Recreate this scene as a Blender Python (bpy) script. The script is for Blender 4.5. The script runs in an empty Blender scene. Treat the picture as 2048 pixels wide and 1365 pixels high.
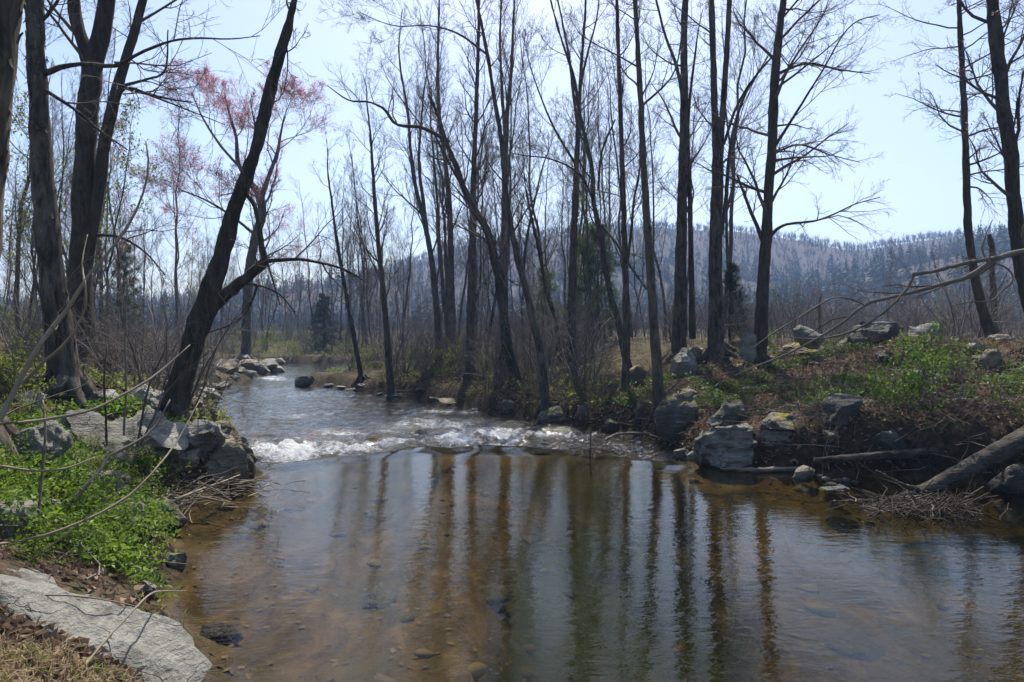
import bpy, math, random
import numpy as np
from mathutils import Vector, Matrix

SC = bpy.context.scene
COL = SC.collection
rad = math.radians
rng = np.random.default_rng(11)
random.seed(11)

# ------------------------------------------------------------------ camera, sky, sun, exposure
EYE = 2.3
F = 24 / 36 * 2048                 # focal length in photo pixels
HOR = 660.0                        # photo row of the horizon
cam = bpy.data.cameras.new('camera')
cam.lens = 24; cam.sensor_width = 36
cam.shift_y = -(682.5 - HOR) / 2048
cam.clip_start = 0.05; cam.clip_end = 5000
camo = bpy.data.objects.new('camera', cam); COL.objects.link(camo)
camo.location = (0, 0, EYE); camo.rotation_euler = (rad(90), 0, 0)
SC.camera = camo

SUN_EL, SUN_AZ = rad(56), rad(4)
world = bpy.data.worlds.new('World'); SC.world = world
world.use_nodes = True
wn = world.node_tree
bg = next(n for n in wn.nodes if n.type == 'BACKGROUND')
sky = wn.nodes.new('ShaderNodeTexSky'); sky.sky_type = 'NISHITA'
sky.sun_disc = False; sky.sun_elevation = SUN_EL; sky.sun_rotation = SUN_AZ
sky.altitude = 300; sky.air_density = 1.0; sky.dust_density = 2.2; sky.ozone_density = 1.0
wn.links.new(sky.outputs[0], bg.inputs[0]); bg.inputs[1].default_value = 0.118
sl = bpy.data.lights.new('sun', 'SUN'); sl.energy = 5.0; sl.angle = rad(0.53); sl.color = (1, 0.94, 0.85)
slo = bpy.data.objects.new('sun', sl); COL.objects.link(slo)
sd = Vector((math.sin(SUN_AZ) * math.cos(SUN_EL), math.cos(SUN_AZ) * math.cos(SUN_EL), math.sin(SUN_EL)))
slo.rotation_euler = sd.to_track_quat('Z', 'Y').to_euler(); slo.location = (0, 0, 60)
SC.view_settings.view_transform = 'Standard'; SC.view_settings.look = 'None'
SC.view_settings.exposure = 0.7; SC.view_settings.gamma = 1.0; SC.view_settings.use_curve_mapping = False
SC.cycles.use_denoising = True
SC.cycles.max_bounces = 8; SC.cycles.diffuse_bounces = 3; SC.cycles.glossy_bounces = 2
SC.cycles.transparent_max_bounces = 8; SC.cycles.volume_bounces = 0
SC.cycles.caustics_reflective = False; SC.cycles.caustics_refractive = False

# ------------------------------------------------------------------ small numeric helpers
def W(px, py, Y): return np.array(((px - 1024) / F * Y, Y, EYE + (HOR - py) / F * Y))
def onz(px, py, z):
    Y = (EYE - z) * F / (py - HOR); return ((px - 1024) / F * Y, Y)
def sst(a, b, x):
    t = np.clip((x - a) / (b - a), 0, 1); return t * t * (3 - 2 * t)
def _hash(i, j, k, s):
    n = (i * 374761393 + j * 668265263 + k * 2147483647 + s * 974634777) & 0xffffffff
    n = ((n ^ (n >> 13)) * 1274126177) & 0xffffffff
    n = (n ^ (n >> 16)) & 0xffffffff
    return n.astype(np.float64) / 0xffffffff * 2 - 1
def noise3(p, s=0):
    p = np.asarray(p, float); f = np.floor(p); t = p - f; t = t * t * (3 - 2 * t)
    i = f.astype(np.int64); r = 0
    for a in (0, 1):
        for b in (0, 1):
            for c in (0, 1):
                w = (t[..., 0] if a else 1 - t[..., 0]) * (t[..., 1] if b else 1 - t[..., 1]) * (t[..., 2] if c else 1 - t[..., 2])
                r = r + w * _hash(i[..., 0] + a, i[..., 1] + b, i[..., 2] + c, s)
    return r
def fbm(p, o=4, s=0):
    p = np.asarray(p, float); r = 0; a = 1.0
    for k in range(o):
        r = r + a * noise3(p * 2.03 ** k, s + k); a *= 0.5
    return r
def xyz(x, y, z=0.0):
    x = np.asarray(x, float); return np.stack([x, np.asarray(y, float) + 0 * x, z + 0 * x], -1)

# ------------------------------------------------------------------ the river and the land
LEFT = [(1.6, -8), (1.5, 0), (0.6, 1.6), (-1.0, 2.6), (-1.65, 3.5)] + [onz(a, b, 0) for a, b in (
    (405, 1330), (385, 1275), (300, 1215), (345, 1150), (368, 1112), (312, 1075), (300, 1030), (380, 1000), (470, 968), (522, 950))] + \
    [onz(505, 918, -.3), onz(465, 850, -.4), onz(425, 812, -.45), onz(450, 780, -.45), onz(490, 760, -.45), onz(555, 743, -.45), onz(572, 735, -.45), (-22, 53.5), (-30, 55)]
FAR = [(-30, 58), onz(560, 727, -.45), onz(620, 727, -.45), onz(690, 728, -.45), (-3, 58), (6, 58)]
RIGHT = [(6, 46), (-4, 45), onz(705, 750, -.45), (-9.6, 37.8), onz(598, 767, -.45), onz(650, 774, -.45), onz(720, 785, -.45), onz(800, 795, -.45), onz(880, 805, -.45), onz(950, 826, -.45),
         onz(1050, 851, -.4), onz(1150, 862, -.35), onz(1250, 868, -.25), onz(1320, 884, -.12), onz(1385, 915, -.05), onz(1450, 936, 0), onz(1550, 946, 0), onz(1640, 952, 0),
         onz(1700, 953, 0), onz(1760, 956, 0), onz(1830, 960, 0), onz(1900, 964, 0), onz(2000, 972, 0), onz(2100, 984, 0), (10.2, 7.5), (10.5, 0), (10.5, -8)]
POLY = np.array(LEFT + FAR + RIGHT)
NL, NF = len(LEFT), len(FAR)
LIP = np.array([(-12, 10.6), (-4.4, 10.7), onz(560, 930, 0), onz(700, 915, 0), onz(860, 896, 0), onz(1000, 898, 0), onz(1130, 897, 0), onz(1230, 914, 0), onz(1320, 926, 0), onz(1400, 931, 0), (12, 11)])
def river(x, y):
    """signed distance to the shore (negative in the water) and which bank is near (1 = far/right side)"""
    x = np.asarray(x, float); y = np.asarray(y, float); sh = x.shape; x = x.ravel(); y = y.ravel()
    best = np.full(x.shape, 1e9); bl = best.copy(); br = best.copy(); ins = np.zeros(x.shape, bool)
    n = len(POLY)
    for i in range(n):
        a = POLY[i]; b = POLY[(i + 1) % n]; e = b - a
        if i < n - 1:
            t = np.clip(((x - a[0]) * e[0] + (y - a[1]) * e[1]) / (e @ e), 0, 1)
            d = np.hypot(x - a[0] - t * e[0], y - a[1] - t * e[1]); best = np.minimum(best, d)
            if i < NL - 1: bl = np.minimum(bl, d)
            else: br = np.minimum(br, d)
        c = ((a[1] > y) != (b[1] > y))
        xi = a[0] + (y - a[1]) * e[0] / (e[1] if abs(e[1]) > 1e-9 else 1e-9)
        ins ^= c & (x < xi)
    w = br / (bl + br + 1e-9); side = 1 - sst(.35, .65, w)
    return np.where(ins, -best, best).reshape(sh), side.reshape(sh)
def lip_s(x, y): return y - np.interp(x, LIP[:, 0], LIP[:, 1])
def wlev(x, y):
    s = lip_s(x, y); return -0.25 * sst(0, 1.1, s) - 0.20 * sst(1, 12, s)
def land(x, y, want=False):
    x = np.asarray(x, float); y = np.asarray(y, float)
    d, side = river(x, y); s = lip_s(x, y); wl = wlev(x, y); o = np.maximum(d, 0); i = np.maximum(-d, 0)
    n1 = fbm(xyz(x * .45, y * .45), 3, 3); n2 = fbm(xyz(x * 1.7, y * 1.7), 3, 9)
    hl = 0.16 * sst(0, .3, o) + 0.60 * np.minimum(o, 2.1) + np.clip(o - 2.1, 0, 10) * 0.15 + np.clip(o - 12, 0, 60) * .03
    hl = hl * (1 - .45 * sst(14, 22, y) * (1 - sst(2.5, 9, o)))
    top = np.interp(x, [-14, -5, 0, 4, 12], [1.0, 1.35, 1.9, 2.2, 2.25]) + .5
    u = o / 7.6
    stp = .42 + .26 * sst(4.2, 5.5, x) * (y < 13)
    hr = stp * sst(0, .45, o) + (top - .6 - stp) * np.clip(u, 0, 1) ** .85 + 0.1 * sst(.7, 1.1, u) - .35 * sst(1.35, 3.5, u)
    h = hl * (1 - side) + hr * side
    amp = sst(0, 1.5, o)
    h = h + amp * (0.13 * n1 + 0.055 * n2) + wl + 0.05 * sst(0, .5, o)
    bump = np.where(s < 0, 1.0, 0.0)
    edge = np.interp(y, [3, 4.5, 7, 9.5, 11], [-.2, -.27, -.55, -.9, -1.2]) + .07 * noise3(xyz(x * .8, y * 1.3), 5)
    shelf = .10 + .11 * np.minimum(i, 2.2) + .05 * fbm(xyz(x * .7, y * .7), 3, 21)
    deep = sst(0, .22 + .35 * np.maximum(y - 4.5, 0), x - edge) * (1 - .85 * sst(1.1, 2.4, x - .10 * (y - 4))) * sst(0, 1.6, i) * (1 - .6 * sst(8, 11, y))
    dep = shelf + deep * .8 + .18 * sst(.5, 2.0, x) * sst(0, 1.5, i)
    dep = np.where(s < 0, .14 + (dep - .14) * sst(-.1, 2.3, -s), dep * 0 + .14 + .22 * sst(0, 4, s)) * sst(0, .35, i)
    bed = wl - dep + .03 * n2 * sst(0, .5, i)
    hh = np.where(d < 0, bed, h)
    if want: return hh, d, side, np.where(d < 0, dep, 0), deep * (s < 0)
    return hh
YS = np.concatenate([np.arange(2.0, 30, .05), np.arange(30, 140, .25)])
def hit(px, py):
    x = (px - 1024) / F * YS; z = EYE + (HOR - py) / F * YS
    g = np.maximum(land(x, YS), wlev(x, YS) - .02)
    k = np.argmax(z < g)
    if z[k] >= g[k]: k = len(YS) - 1
    return float(x[k]), float(YS[k]), float(g[k])
def ground(x, y): return float(land(np.array([x]), np.array([y]))[0])

# ------------------------------------------------------------------ meshes
class MB:
    def __init__(s): s.v = []; s.f = []; s.m = []; s.n = 0
    def add(s, v, f, m=0):
        v = np.asarray(v, float).reshape(-1, 3); f = np.asarray(f, np.int64)
        s.v.append(v); s.f.append(f + s.n); s.m.append(np.full(len(f), m, np.int32)); s.n += len(v); return s
    def mesh(s, name, mats, off=(0, 0, 0), smooth=True, attrs=None):
        me = bpy.data.meshes.new(name)
        v = np.concatenate(s.v) - np.asarray(off, float)
        me.vertices.add(len(v)); me.vertices.foreach_set('co', v.astype(np.float32).ravel())
        nl = sum(f.size for f in s.f); npol = sum(len(f) for f in s.f)
        me.loops.add(nl); me.polygons.add(npol)
        me.loops.foreach_set('vertex_index', np.concatenate([f.ravel() for f in s.f]).astype(np.int32))
        tot = np.concatenate([np.full(len(f), f.shape[1], np.int32) for f in s.f])
        me.polygons.foreach_set('loop_start', (np.cumsum(tot) - tot).astype(np.int32))
        me.polygons.foreach_set('material_index', np.concatenate(s.m))
        me.polygons.foreach_set('use_smooth', np.full(npol, smooth))
        for m in (mats if isinstance(mats, (list, tuple)) else [mats]): me.materials.append(m)
        me.update(calc_edges=True); me.validate()
        for k, a in (attrs or {}).items():
            at = me.attributes.new(k, 'FLOAT', 'POINT'); at.data.foreach_set('value', np.asarray(a, np.float32).ravel())
        return me
    def obj(s, name, mats, parent=None, off=(0, 0, 0), smooth=True, attrs=None):
        o = bpy.data.objects.new(name, s.mesh(name, mats, off, smooth, attrs)); COL.objects.link(o)
        if parent is not None: o.parent = parent
        else: o.location = off
        return o
def tag(o, label=None, cat=None, group=None, kind=None):
    for k, v in (('label', label), ('category', cat), ('group', group), ('kind', kind)):
        if v: o[k] = v
    return o
def thing(name, label, cat, loc, group=None):
    o = bpy.data.objects.new(name, None); COL.objects.link(o); o.location = loc
    o.empty_display_size = .2
    return tag(o, label, cat, group)
def copy_tree(o, label=None, group=None):
    r = o.copy(); COL.objects.link(r)
    if label: r['label'] = label
    if group: r['group'] = group
    for c in KIDS[o.name]:
        k = c.copy(); COL.objects.link(k); k.parent = r
    return r
KIDS = {}
def nrm(a): return a / (np.linalg.norm(a, axis=-1, keepdims=True) + 1e-12)
def tubes(mb, P, R, S=3, m=0, cap=False, rough=0.0, seed=0):
    P = np.asarray(P, float); R = np.asarray(R, float)
    if P.ndim == 2: P = P[None]; R = R[None]
    N, K, _ = P.shape
    if not N: return
    T = np.empty_like(P); T[:, 1:-1] = P[:, 2:] - P[:, :-2]; T[:, 0] = P[:, 1] - P[:, 0]; T[:, -1] = P[:, -1] - P[:, -2]; T = nrm(T)
    ref = np.array((0.83, 0.31, 0.05)); U = nrm(np.cross(T, ref)); V = np.cross(T, U)
    a = np.arange(S) * 2 * math.pi / S; ca, sa = np.cos(a), np.sin(a)
    rr = R[:, :, None] * np.ones(S)
    if rough:
        q = (P[:, :, None] + (U[:, :, None] * ca[:, None] + V[:, :, None] * sa[:, None]) * rr[..., None])
        sc = 1 / np.maximum(R.max(), .02)
        rr = rr * (1 + rough * fbm(q * np.array((sc * 1.3, sc * 1.3, sc * .5)), 3, seed))
    if rough and S >= 14:
        q = (P[:, :, None] + (U[:, :, None] * ca[:, None] + V[:, :, None] * sa[:, None]) * rr[..., None])
        rr = rr + .014 * fbm(q * np.array((16, 16, 4.5)), 3, seed + 3)
    X = P[:, :, None] + (U[:, :, None] * ca[:, None] + V[:, :, None] * sa[:, None]) * rr[..., None]
    idx = np.arange(N * K * S).reshape(N, K, S)
    A = idx[:, :-1]; B = idx[:, 1:]
    q = np.stack([A, np.roll(A, -1, 2), np.roll(B, -1, 2), B], -1).reshape(-1, 4)
    base = mb.n
    mb.add(X, q, m)
    if cap:
        for e in (0, -1):
            c = P[:, e]; k = mb.n; mb.v.append(c.copy()); mb.n += N
            ring = idx[:, e] + base
            f = np.stack([ring, np.roll(ring, -1, 1), np.broadcast_to((k + np.arange(N))[:, None], ring.shape)], -1).reshape(-1, 3)
            mb.f.append(f); mb.m.append(np.full(len(f), m, np.int32))
def resample(pts, K, ws=None):
    p = np.asarray(pts, float); n = len(p)
    d = np.concatenate([[0], np.cumsum(np.linalg.norm(np.diff(p, axis=0), axis=1))]); t = np.linspace(0, d[-1], K)
    m = np.gradient(p, d, axis=0) if n > 2 else np.repeat(((p[-1] - p[0]) / d[-1])[None], n, 0)
    i = np.clip(np.searchsorted(d, t, side='right') - 1, 0, n - 2); h = (d[i + 1] - d[i])[:, None]; u = ((t - d[i])[:, None]) / h
    q = (2 * u ** 3 - 3 * u ** 2 + 1) * p[i] + (u ** 3 - 2 * u ** 2 + u) * h * m[i] + (-2 * u ** 3 + 3 * u ** 2) * p[i + 1] + (u ** 3 - u ** 2) * h * m[i + 1]
    return (q, np.interp(t, d, ws)) if ws is not None else q
def grow(r, P, R, n, tr, ang, length, K, wob=.18, up=.1, rf=.5, tip=.3, rmin=.003, skew=1.0, droop=0):
    """children of many parent limbs at once; length = (metres at tr[0], metres at tr[1]) or factor of parent length if float"""
    N, KP, _ = P.shape
    M = N * n; par = np.repeat(np.arange(N), n)
    t = (np.tile(np.arange(n), N) + r.random(M)) / n; t = tr[0] + (tr[1] - tr[0]) * t ** skew
    f = np.clip(t, 0, .9999) * (KP - 1); i = f.astype(int); u = (f - i)
    p0 = P[par, i] * (1 - u[:, None]) + P[par, i + 1] * u[:, None]
    tan = nrm(P[par, i + 1] - P[par, i]); pr = R[par, i] * (1 - u) + R[par, i + 1] * u
    rnd = nrm(r.normal(size=(M, 3))); side = nrm(np.cross(tan, rnd))
    a = np.radians(r.uniform(ang[0], ang[1], M))[:, None]
    d = tan * np.cos(a) + side * np.sin(a)
    if isinstance(length, tuple): L = np.interp(t, tr, length) * r.uniform(.6, 1.15, M)
    else:
        PL = np.linalg.norm(np.diff(P, axis=1), axis=2).sum(1); L = PL[par] * length * (1.1 - .6 * (t - tr[0]) / (tr[1] - tr[0] + 1e-9)) * r.uniform(.5, 1.2, M)
    step = (L / (K - 1))[:, None]
    Q = np.empty((M, K, 3)); Q[:, 0] = p0
    for k in range(1, K):
        d = nrm(d + wob * r.normal(size=(M, 3)) + np.array((0, 0, up - droop * k / K)))
        Q[:, k] = Q[:, k - 1] + d * step
    r0 = np.maximum(np.minimum(pr * rf * r.uniform(.7, 1.1, M), L * .022), rmin)
    rr = r0[:, None] * np.linspace(1, tip, K)[None]
    return Q, np.maximum(rr, rmin * .55)

# ------------------------------------------------------------------ materials
def mat(name):
    m = bpy.data.materials.new(name); m.use_nodes = True; nt = m.node_tree
    for n in list(nt.nodes): nt.nodes.remove(n)
    out = nt.nodes.new('ShaderNodeOutputMaterial'); return m, nt, out
class NT:
    def __init__(s, nt): s.nt = nt
    def n(s, typ, **kw):
        x = s.nt.nodes.new(typ)
        for k, v in kw.items():
            if k.startswith('i_'):
                key = k[2:]; key = int(key) if key.isdigit() else key.replace('__', ' ')
                if hasattr(v, 'is_output') or isinstance(v, bpy.types.NodeSocket): s.nt.links.new(v, x.inputs[key])
                else: x.inputs[key].default_value = v
            else: setattr(x, k, v)
        return x
    def noise(s, vec, scale, detail=4, rough=.55, dist=0):
        return s.n('ShaderNodeTexNoise', i_Vector=vec, i_Scale=scale, i_Detail=detail, i_Roughness=rough, i_Distortion=dist).outputs[0]
    def map(s, vec, sc=(1, 1, 1), rot=(0, 0, 0), loc=(0, 0, 0)):
        return s.n('ShaderNodeMapping', i_Vector=vec, i_Scale=sc, i_Rotation=rot, i_Location=loc).outputs[0]
    def ramp(s, fac, stops):
        x = s.n('ShaderNodeValToRGB', i_0=fac); e = x.color_ramp.elements
        while len(e) < len(stops): e.new(.5)
        for k, (p, c) in enumerate(stops): e[k].position = p; e[k].color = (*c, 1) if len(c) == 3 else c
        return x.outputs[0]
    def math(s, op, a, b=0.0, clamp=False):
        return s.n('ShaderNodeMath', operation=op, use_clamp=clamp, i_0=a, i_1=b).outputs[0]
    def mix(s, f, a, b, blend='MIX'):
        x = s.n('ShaderNodeMix', data_type='RGBA', blend_type=blend)
        for sock, v in ((x.inputs[0], f), (x.inputs[6], a), (x.inputs[7], b)):
            if isinstance(v, bpy.types.NodeSocket): s.nt.links.new(v, sock)
            else: sock.default_value = v if not isinstance(v, tuple) or len(v) == 4 else (*v, 1)
        return x.outputs[2]
    def attr(s, name): return s.n('ShaderNodeAttribute', attribute_name=name).outputs['Fac']
def g(v): return (v, v, v)
def m_bark(name, c1, c2, scale=1.0, patch=None, bump=.6, axis=2):
    m, nt, out = mat(name); N = NT(nt); co = N.n('ShaderNodeTexCoord').outputs['Object']
    v = N.map(co, tuple((1.5 if k == axis else 7) * scale for k in range(3))); a = N.noise(v, 1.6, 8, .72, .8)
    col = N.ramp(a, [(.40, tuple(x * .6 for x in c1)), (.50, tuple((p + q) * .5 for p, q in zip(c1, c2))), (.64, tuple(x * 1.25 for x in c2))])
    if patch:
        b = N.noise(N.map(co, (2.2, 2.2, .8)), 1.5, 5, .6); f = N.ramp(b, [(.54, g(0)), (.64, g(.8))]); col = N.mix(f, col, patch)
    big = N.noise(co, .9, 3); rn = N.n('ShaderNodeObjectInfo').outputs['Random']; col = N.mix(N.ramp(big, [(.4, g(.0)), (.7, g(.4))]), col, (.06, .07, .05)); col = N.mix(N.math('MULTIPLY', rn, .35), col, (.10, .072, .05))
    bp = N.n('ShaderNodeBump', i_Strength=bump, i_Distance=.14, i_Height=a).outputs[0]
    p = N.n('ShaderNodeBsdfPrincipled', i_Roughness=.92, i_Normal=bp); nt.links.new(col, p.inputs['Base Color'])
    p.inputs['Specular IOR Level'].default_value = .2
    nt.links.new(p.outputs[0], out.inputs[0]); return m
def m_plain(name, c1, c2, scale=5, rough=.85, trans=0.0, isl=.5):
    """matt colour that drifts between two tones from place to place; leaves let some light through"""
    m, nt, out = mat(name); N = NT(nt); co = N.n('ShaderNodeTexCoord').outputs['Object']
    rnd = N.n('ShaderNodeNewGeometry').outputs['Random Per Island']
    a = N.noise(co, scale, 3); f = N.math('ADD', N.math('MULTIPLY', a, 1 - isl), N.math('MULTIPLY', rnd, isl))
    col = N.ramp(f, [(.25, c1), (.75, c2)])
    p = N.n('ShaderNodeBsdfPrincipled', i_Roughness=rough); nt.links.new(col, p.inputs['Base Color']); p.inputs['Specular IOR Level'].default_value = .25
    s = p.outputs[0]
    if trans:
        t = N.n('ShaderNodeBsdfTranslucent'); nt.links.new(N.mix(.35, col, (.9, .9, .2), 'MULTIPLY') if False else col, t.inputs[0])
        s = N.n('ShaderNodeMixShader', i_0=trans, i_1=s, i_2=t.outputs[0]).outputs[0]
    nt.links.new(s, out.inputs[0]); return m
def m_rock(name, c1, c2, c3, moss=0.0, mossc=(.10, .105, .015), strata=1.0):
    m, nt, out = mat(name); N = NT(nt); co = N.n('ShaderNodeTexCoord').outputs['Object']
    oi = N.n('ShaderNodeObjectInfo'); v = N.n('ShaderNodeVectorMath', operation='ADD', i_0=co, i_1=oi.outputs['Location']).outputs[0]
    a = N.noise(v, 3.0, 8, .68); st = N.noise(N.map(v, (1.5, 1.5, 9), (.5, .3, 0)), 2.2, 5, .6, .5); sp = N.noise(v, 38, 3, .7)
    col = N.ramp(a, [(.32, c1), (.52, c2), (.72, c3)])
    col = N.mix(N.ramp(sp, [(.45, g(0)), (.75, g(.45))]), col, c3)
    col = N.mix(N.ramp(st, [(.28, g(.55)), (.48, g(0))]), col, tuple(x * .45 for x in c1))
    sz = N.noise(v, 1.3, 5, .6); col = N.mix(N.ramp(sz, [(.58, g(0)), (.68, g(.5))]), col, (.33, .34, .29))
    cr = N.n('ShaderNodeTexVoronoi', feature='DISTANCE_TO_EDGE', i_Vector=N.n('ShaderNodeVectorMath', operation='ADD', i_0=N.map(v, (1, 1, 1.9), (.4, .2, 0)), i_1=N.n('ShaderNodeVectorMath', operation='SCALE', i_0=N.n('ShaderNodeTexNoise', i_Vector=v, i_Scale=2.0, i_Detail=5).outputs[1], i_Scale=.9).outputs[0]).outputs[0], i_Scale=1.7).outputs[0]
    crm = N.ramp(cr, [(.0, g(.6)), (.016, g(0))]); crm = N.math('MULTIPLY', crm, N.ramp(sz, [(.42, g(0)), (.58, g(1))])); col = N.mix(crm, col, tuple(x * .4 for x in c1))
    pos = N.n('ShaderNodeSeparateXYZ', i_0=N.n('ShaderNodeNewGeometry').outputs['Position'])
    zz = N.math('ADD', pos.outputs[2], N.math('MULTIPLY', N.n('ShaderNodeMapRange', i_0=pos.outputs[1], i_1=10.5, i_2=15.0).outputs[0], .42))
    wetm = N.ramp(N.math('ADD', zz, N.math('MULTIPLY', a, .12)), [(.08, g(.72)), (.17, g(0))]); col = N.mix(wetm, col, tuple(x * .3 for x in c1))
    if moss:
        nz = N.n('ShaderNodeSeparateXYZ', i_0=N.n('ShaderNodeNewGeometry').outputs['Normal']).outputs[2]
        q = N.math('ADD', nz, N.math('MULTIPLY', N.math('SUBTRACT', N.noise(v, 4.5, 7, .7), .5), 3.2))
        f = N.ramp(N.math('ADD', q, moss - 1.0), [(.3, g(0)), (.62, g(.95))])
        mc = N.mix(N.noise(v, 7, 4), mossc, tuple(x * 2.1 for x in mossc)); col = N.mix(f, col, mc)
    h = N.math('ADD', N.math('MULTIPLY', a, 1.0), N.math('ADD', N.math('SUBTRACT', N.math('MULTIPLY', st, .6 * strata), N.math('MULTIPLY', crm, .35)), N.math('MULTIPLY', sp, .12)))
    bp = N.n('ShaderNodeBump', i_Strength=1.0, i_Distance=.11, i_Height=h).outputs[0]
    p = N.n('ShaderNodeBsdfPrincipled', i_Roughness=.8, i_Normal=bp); nt.links.new(col, p.inputs['Base Color']); p.inputs['Specular IOR Level'].default_value = .35
    nt.links.new(p.outputs[0], out.inputs[0]); return m

M = {}
M['bark'] = m_bark('bark_grey_brown', (.026, .021, .017), (.115, .097, .08), 1, (.16, .15, .125))
M['bark_dark'] = m_bark('bark_dark', (.017, .014, .012), (.068, .057, .047), 1.0, (.095, .09, .075))
M['bark_pale'] = m_bark('bark_pale', (.06, .048, .036), (.17, .145, .115), .9)
M['bark_peel'] = m_bark('bark_peeling', (.05, .04, .03), (.15, .12, .09), .8, (.26, .22, .16))
M['bark_far'] = m_bark('bark_thicket', (.05, .043, .037), (.15, .13, .115), 1.0)
M['twig'] = m_plain('twig_grey_brown', (.06, .046, .038), (.15, .12, .10), 2)
M['twig_far'] = m_plain('twig_thicket', (.085, .072, .064), (.21, .18, .16), 2)
M['twig_red'] = m_plain('twig_reddish', (.07, .035, .03), (.13, .075, .065), 2)
M['cane'] = m_plain('cane_pale', (.15, .115, .08), (.30, .25, .19), 6)
M['stick'] = m_plain('stick_weathered', (.07, .057, .045), (.21, .18, .145), 3)
M['stickdark'] = m_plain('stick_dark', (.03, .024, .018), (.09, .07, .055), 3)
M['litter'] = m_plain('leaf_litter_brown', (.085, .05, .032), (.30, .215, .15), 1.5, .8, .25)
M['leaf'] = m_plain('leaf_spring_green', (.075, .15, .014), (.19, .28, .032), 1.5, .5, .45)
M['leaf_dim'] = m_plain('leaf_bank_green', (.055, .095, .018), (.125, .17, .032), 1.2, .55, .4)
M['leaf_lime'] = m_plain('leaf_lime', (.14, .17, .03), (.22, .25, .05), 1.5, .6, .45)
M['blossom'] = m_plain('maple_blossom_red', (.42, .13, .16), (.62, .30, .33), 1.5, .7, .4)
M['needle'] = m_plain('needle_pine', (.035, .07, .025), (.09, .145, .045), 1.2, .6, .25)
M['needle_light'] = m_plain('needle_soft_green', (.07, .12, .04), (.15, .22, .07), 1.2, .6, .35)
M['needle_dark'] = m_plain('needle_dark', (.012, .022, .012), (.032, .045, .022), 1.2, .6, .2)
M['grass_dry'] = m_plain('grass_dry', (.26, .19, .10), (.42, .33, .19), 2, .8, .3)
M['rock'] = m_rock('rock_grey', (.085, .08, .066), (.175, .165, .138), (.29, .275, .235))
M['rock_pale'] = m_rock('rock_pale', (.15, .145, .122), (.255, .245, .212), (.38, .365, .32))
M['rock_fore'] = m_rock('rock_pale_sparkling', (.11, .108, .09), (.205, .20, .172), (.36, .35, .305), strata=.6)
M['rock_brown'] = m_rock('rock_brown', (.10, .08, .055), (.20, .165, .12), (.31, .27, .21), .12)
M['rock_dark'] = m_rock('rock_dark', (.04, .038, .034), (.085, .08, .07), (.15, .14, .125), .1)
M['rock_moss'] = m_rock('rock_mossy', (.05, .048, .042), (.10, .095, .08), (.18, .17, .15), .62, (.15, .125, .012))
M['rock_green'] = m_rock('rock_green_moss', (.06, .052, .04), (.12, .105, .08), (.2, .18, .14), .6, (.06, .07, .012))
M['rock_sunk'] = m_rock('rock_sunken', (.03, .024, .014), (.07, .052, .028), (.12, .09, .05))
M['rock_wet'] = m_rock('rock_wet', (.02, .02, .018), (.045, .043, .038), (.09, .085, .078))
M['log'] = m_bark('log_weathered', (.05, .042, .034), (.17, .145, .118), 1.6, (.20, .17, .135), .9, 0)
M['log_pale'] = m_bark('log_bare', (.16, .13, .095), (.30, .255, .195), 1.4, None, .5, 0)

# ground: leaf mould, moss, soil; sand and silt where the stream runs
def m_ground():
    m, nt, out = mat('ground'); N = NT(nt); co = N.n('ShaderNodeTexCoord').outputs['Object']
    a = N.noise(co, 1.1, 6, .65); b = N.noise(co, 9, 6, .7); c = N.noise(co, .5, 4)
    soil = N.ramp(b, [(.3, (.022, .016, .011)), (.5, (.068, .048, .032)), (.7, (.15, .112, .078))])
    f = N.ramp(a, [(.5, g(0)), (.66, g(.8))]); land_c = N.mix(f, soil, N.mix(b, (.03, .045, .012), (.085, .105, .03)))
    wet = N.attr('wet'); land_c = N.mix(wet, land_c, (.014, .011, .008))
    st = N.noise(N.map(co, (1.6, .55, 1), (0, 0, rad(-12))), 2.2, 7, .68, .8); st2 = N.noise(co, .8, 5, .6)
    sand = N.ramp(st, [(.30, (.016, .010, .004)), (.48, (.056, .034, .011)), (.66, (.115, .073, .027))])
    sand = N.mix(N.ramp(st2, [(.42, g(0)), (.62, g(.75))]), sand, (.04, .033, .012))
    silt = N.ramp(st, [(.3, (.026, .042, .010)), (.7, (.052, .074, .022))])
    bed = N.mix(N.attr('deep'), sand, silt)
    bed = N.mix(N.attr('far_bed'), bed, N.ramp(b, [(.35, (.03, .028, .024)), (.7, (.09, .075, .055))]))
    col = N.mix(N.attr('bed'), land_c, bed)
    h = N.math('ADD', b, N.math('MULTIPLY', N.noise(co, 30, 3), .4))
    bp = N.n('ShaderNodeBump', i_Strength=.7, i_Distance=.06, i_Height=h).outputs[0]
    p = N.n('ShaderNodeBsdfPrincipled', i_Roughness=.95, i_Normal=bp); nt.links.new(col, p.inputs['Base Color']); p.inputs['Specular IOR Level'].default_value = .1
    nt.links.new(p.outputs[0], out.inputs[0]); return m
M['ground'] = m_ground()
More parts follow.
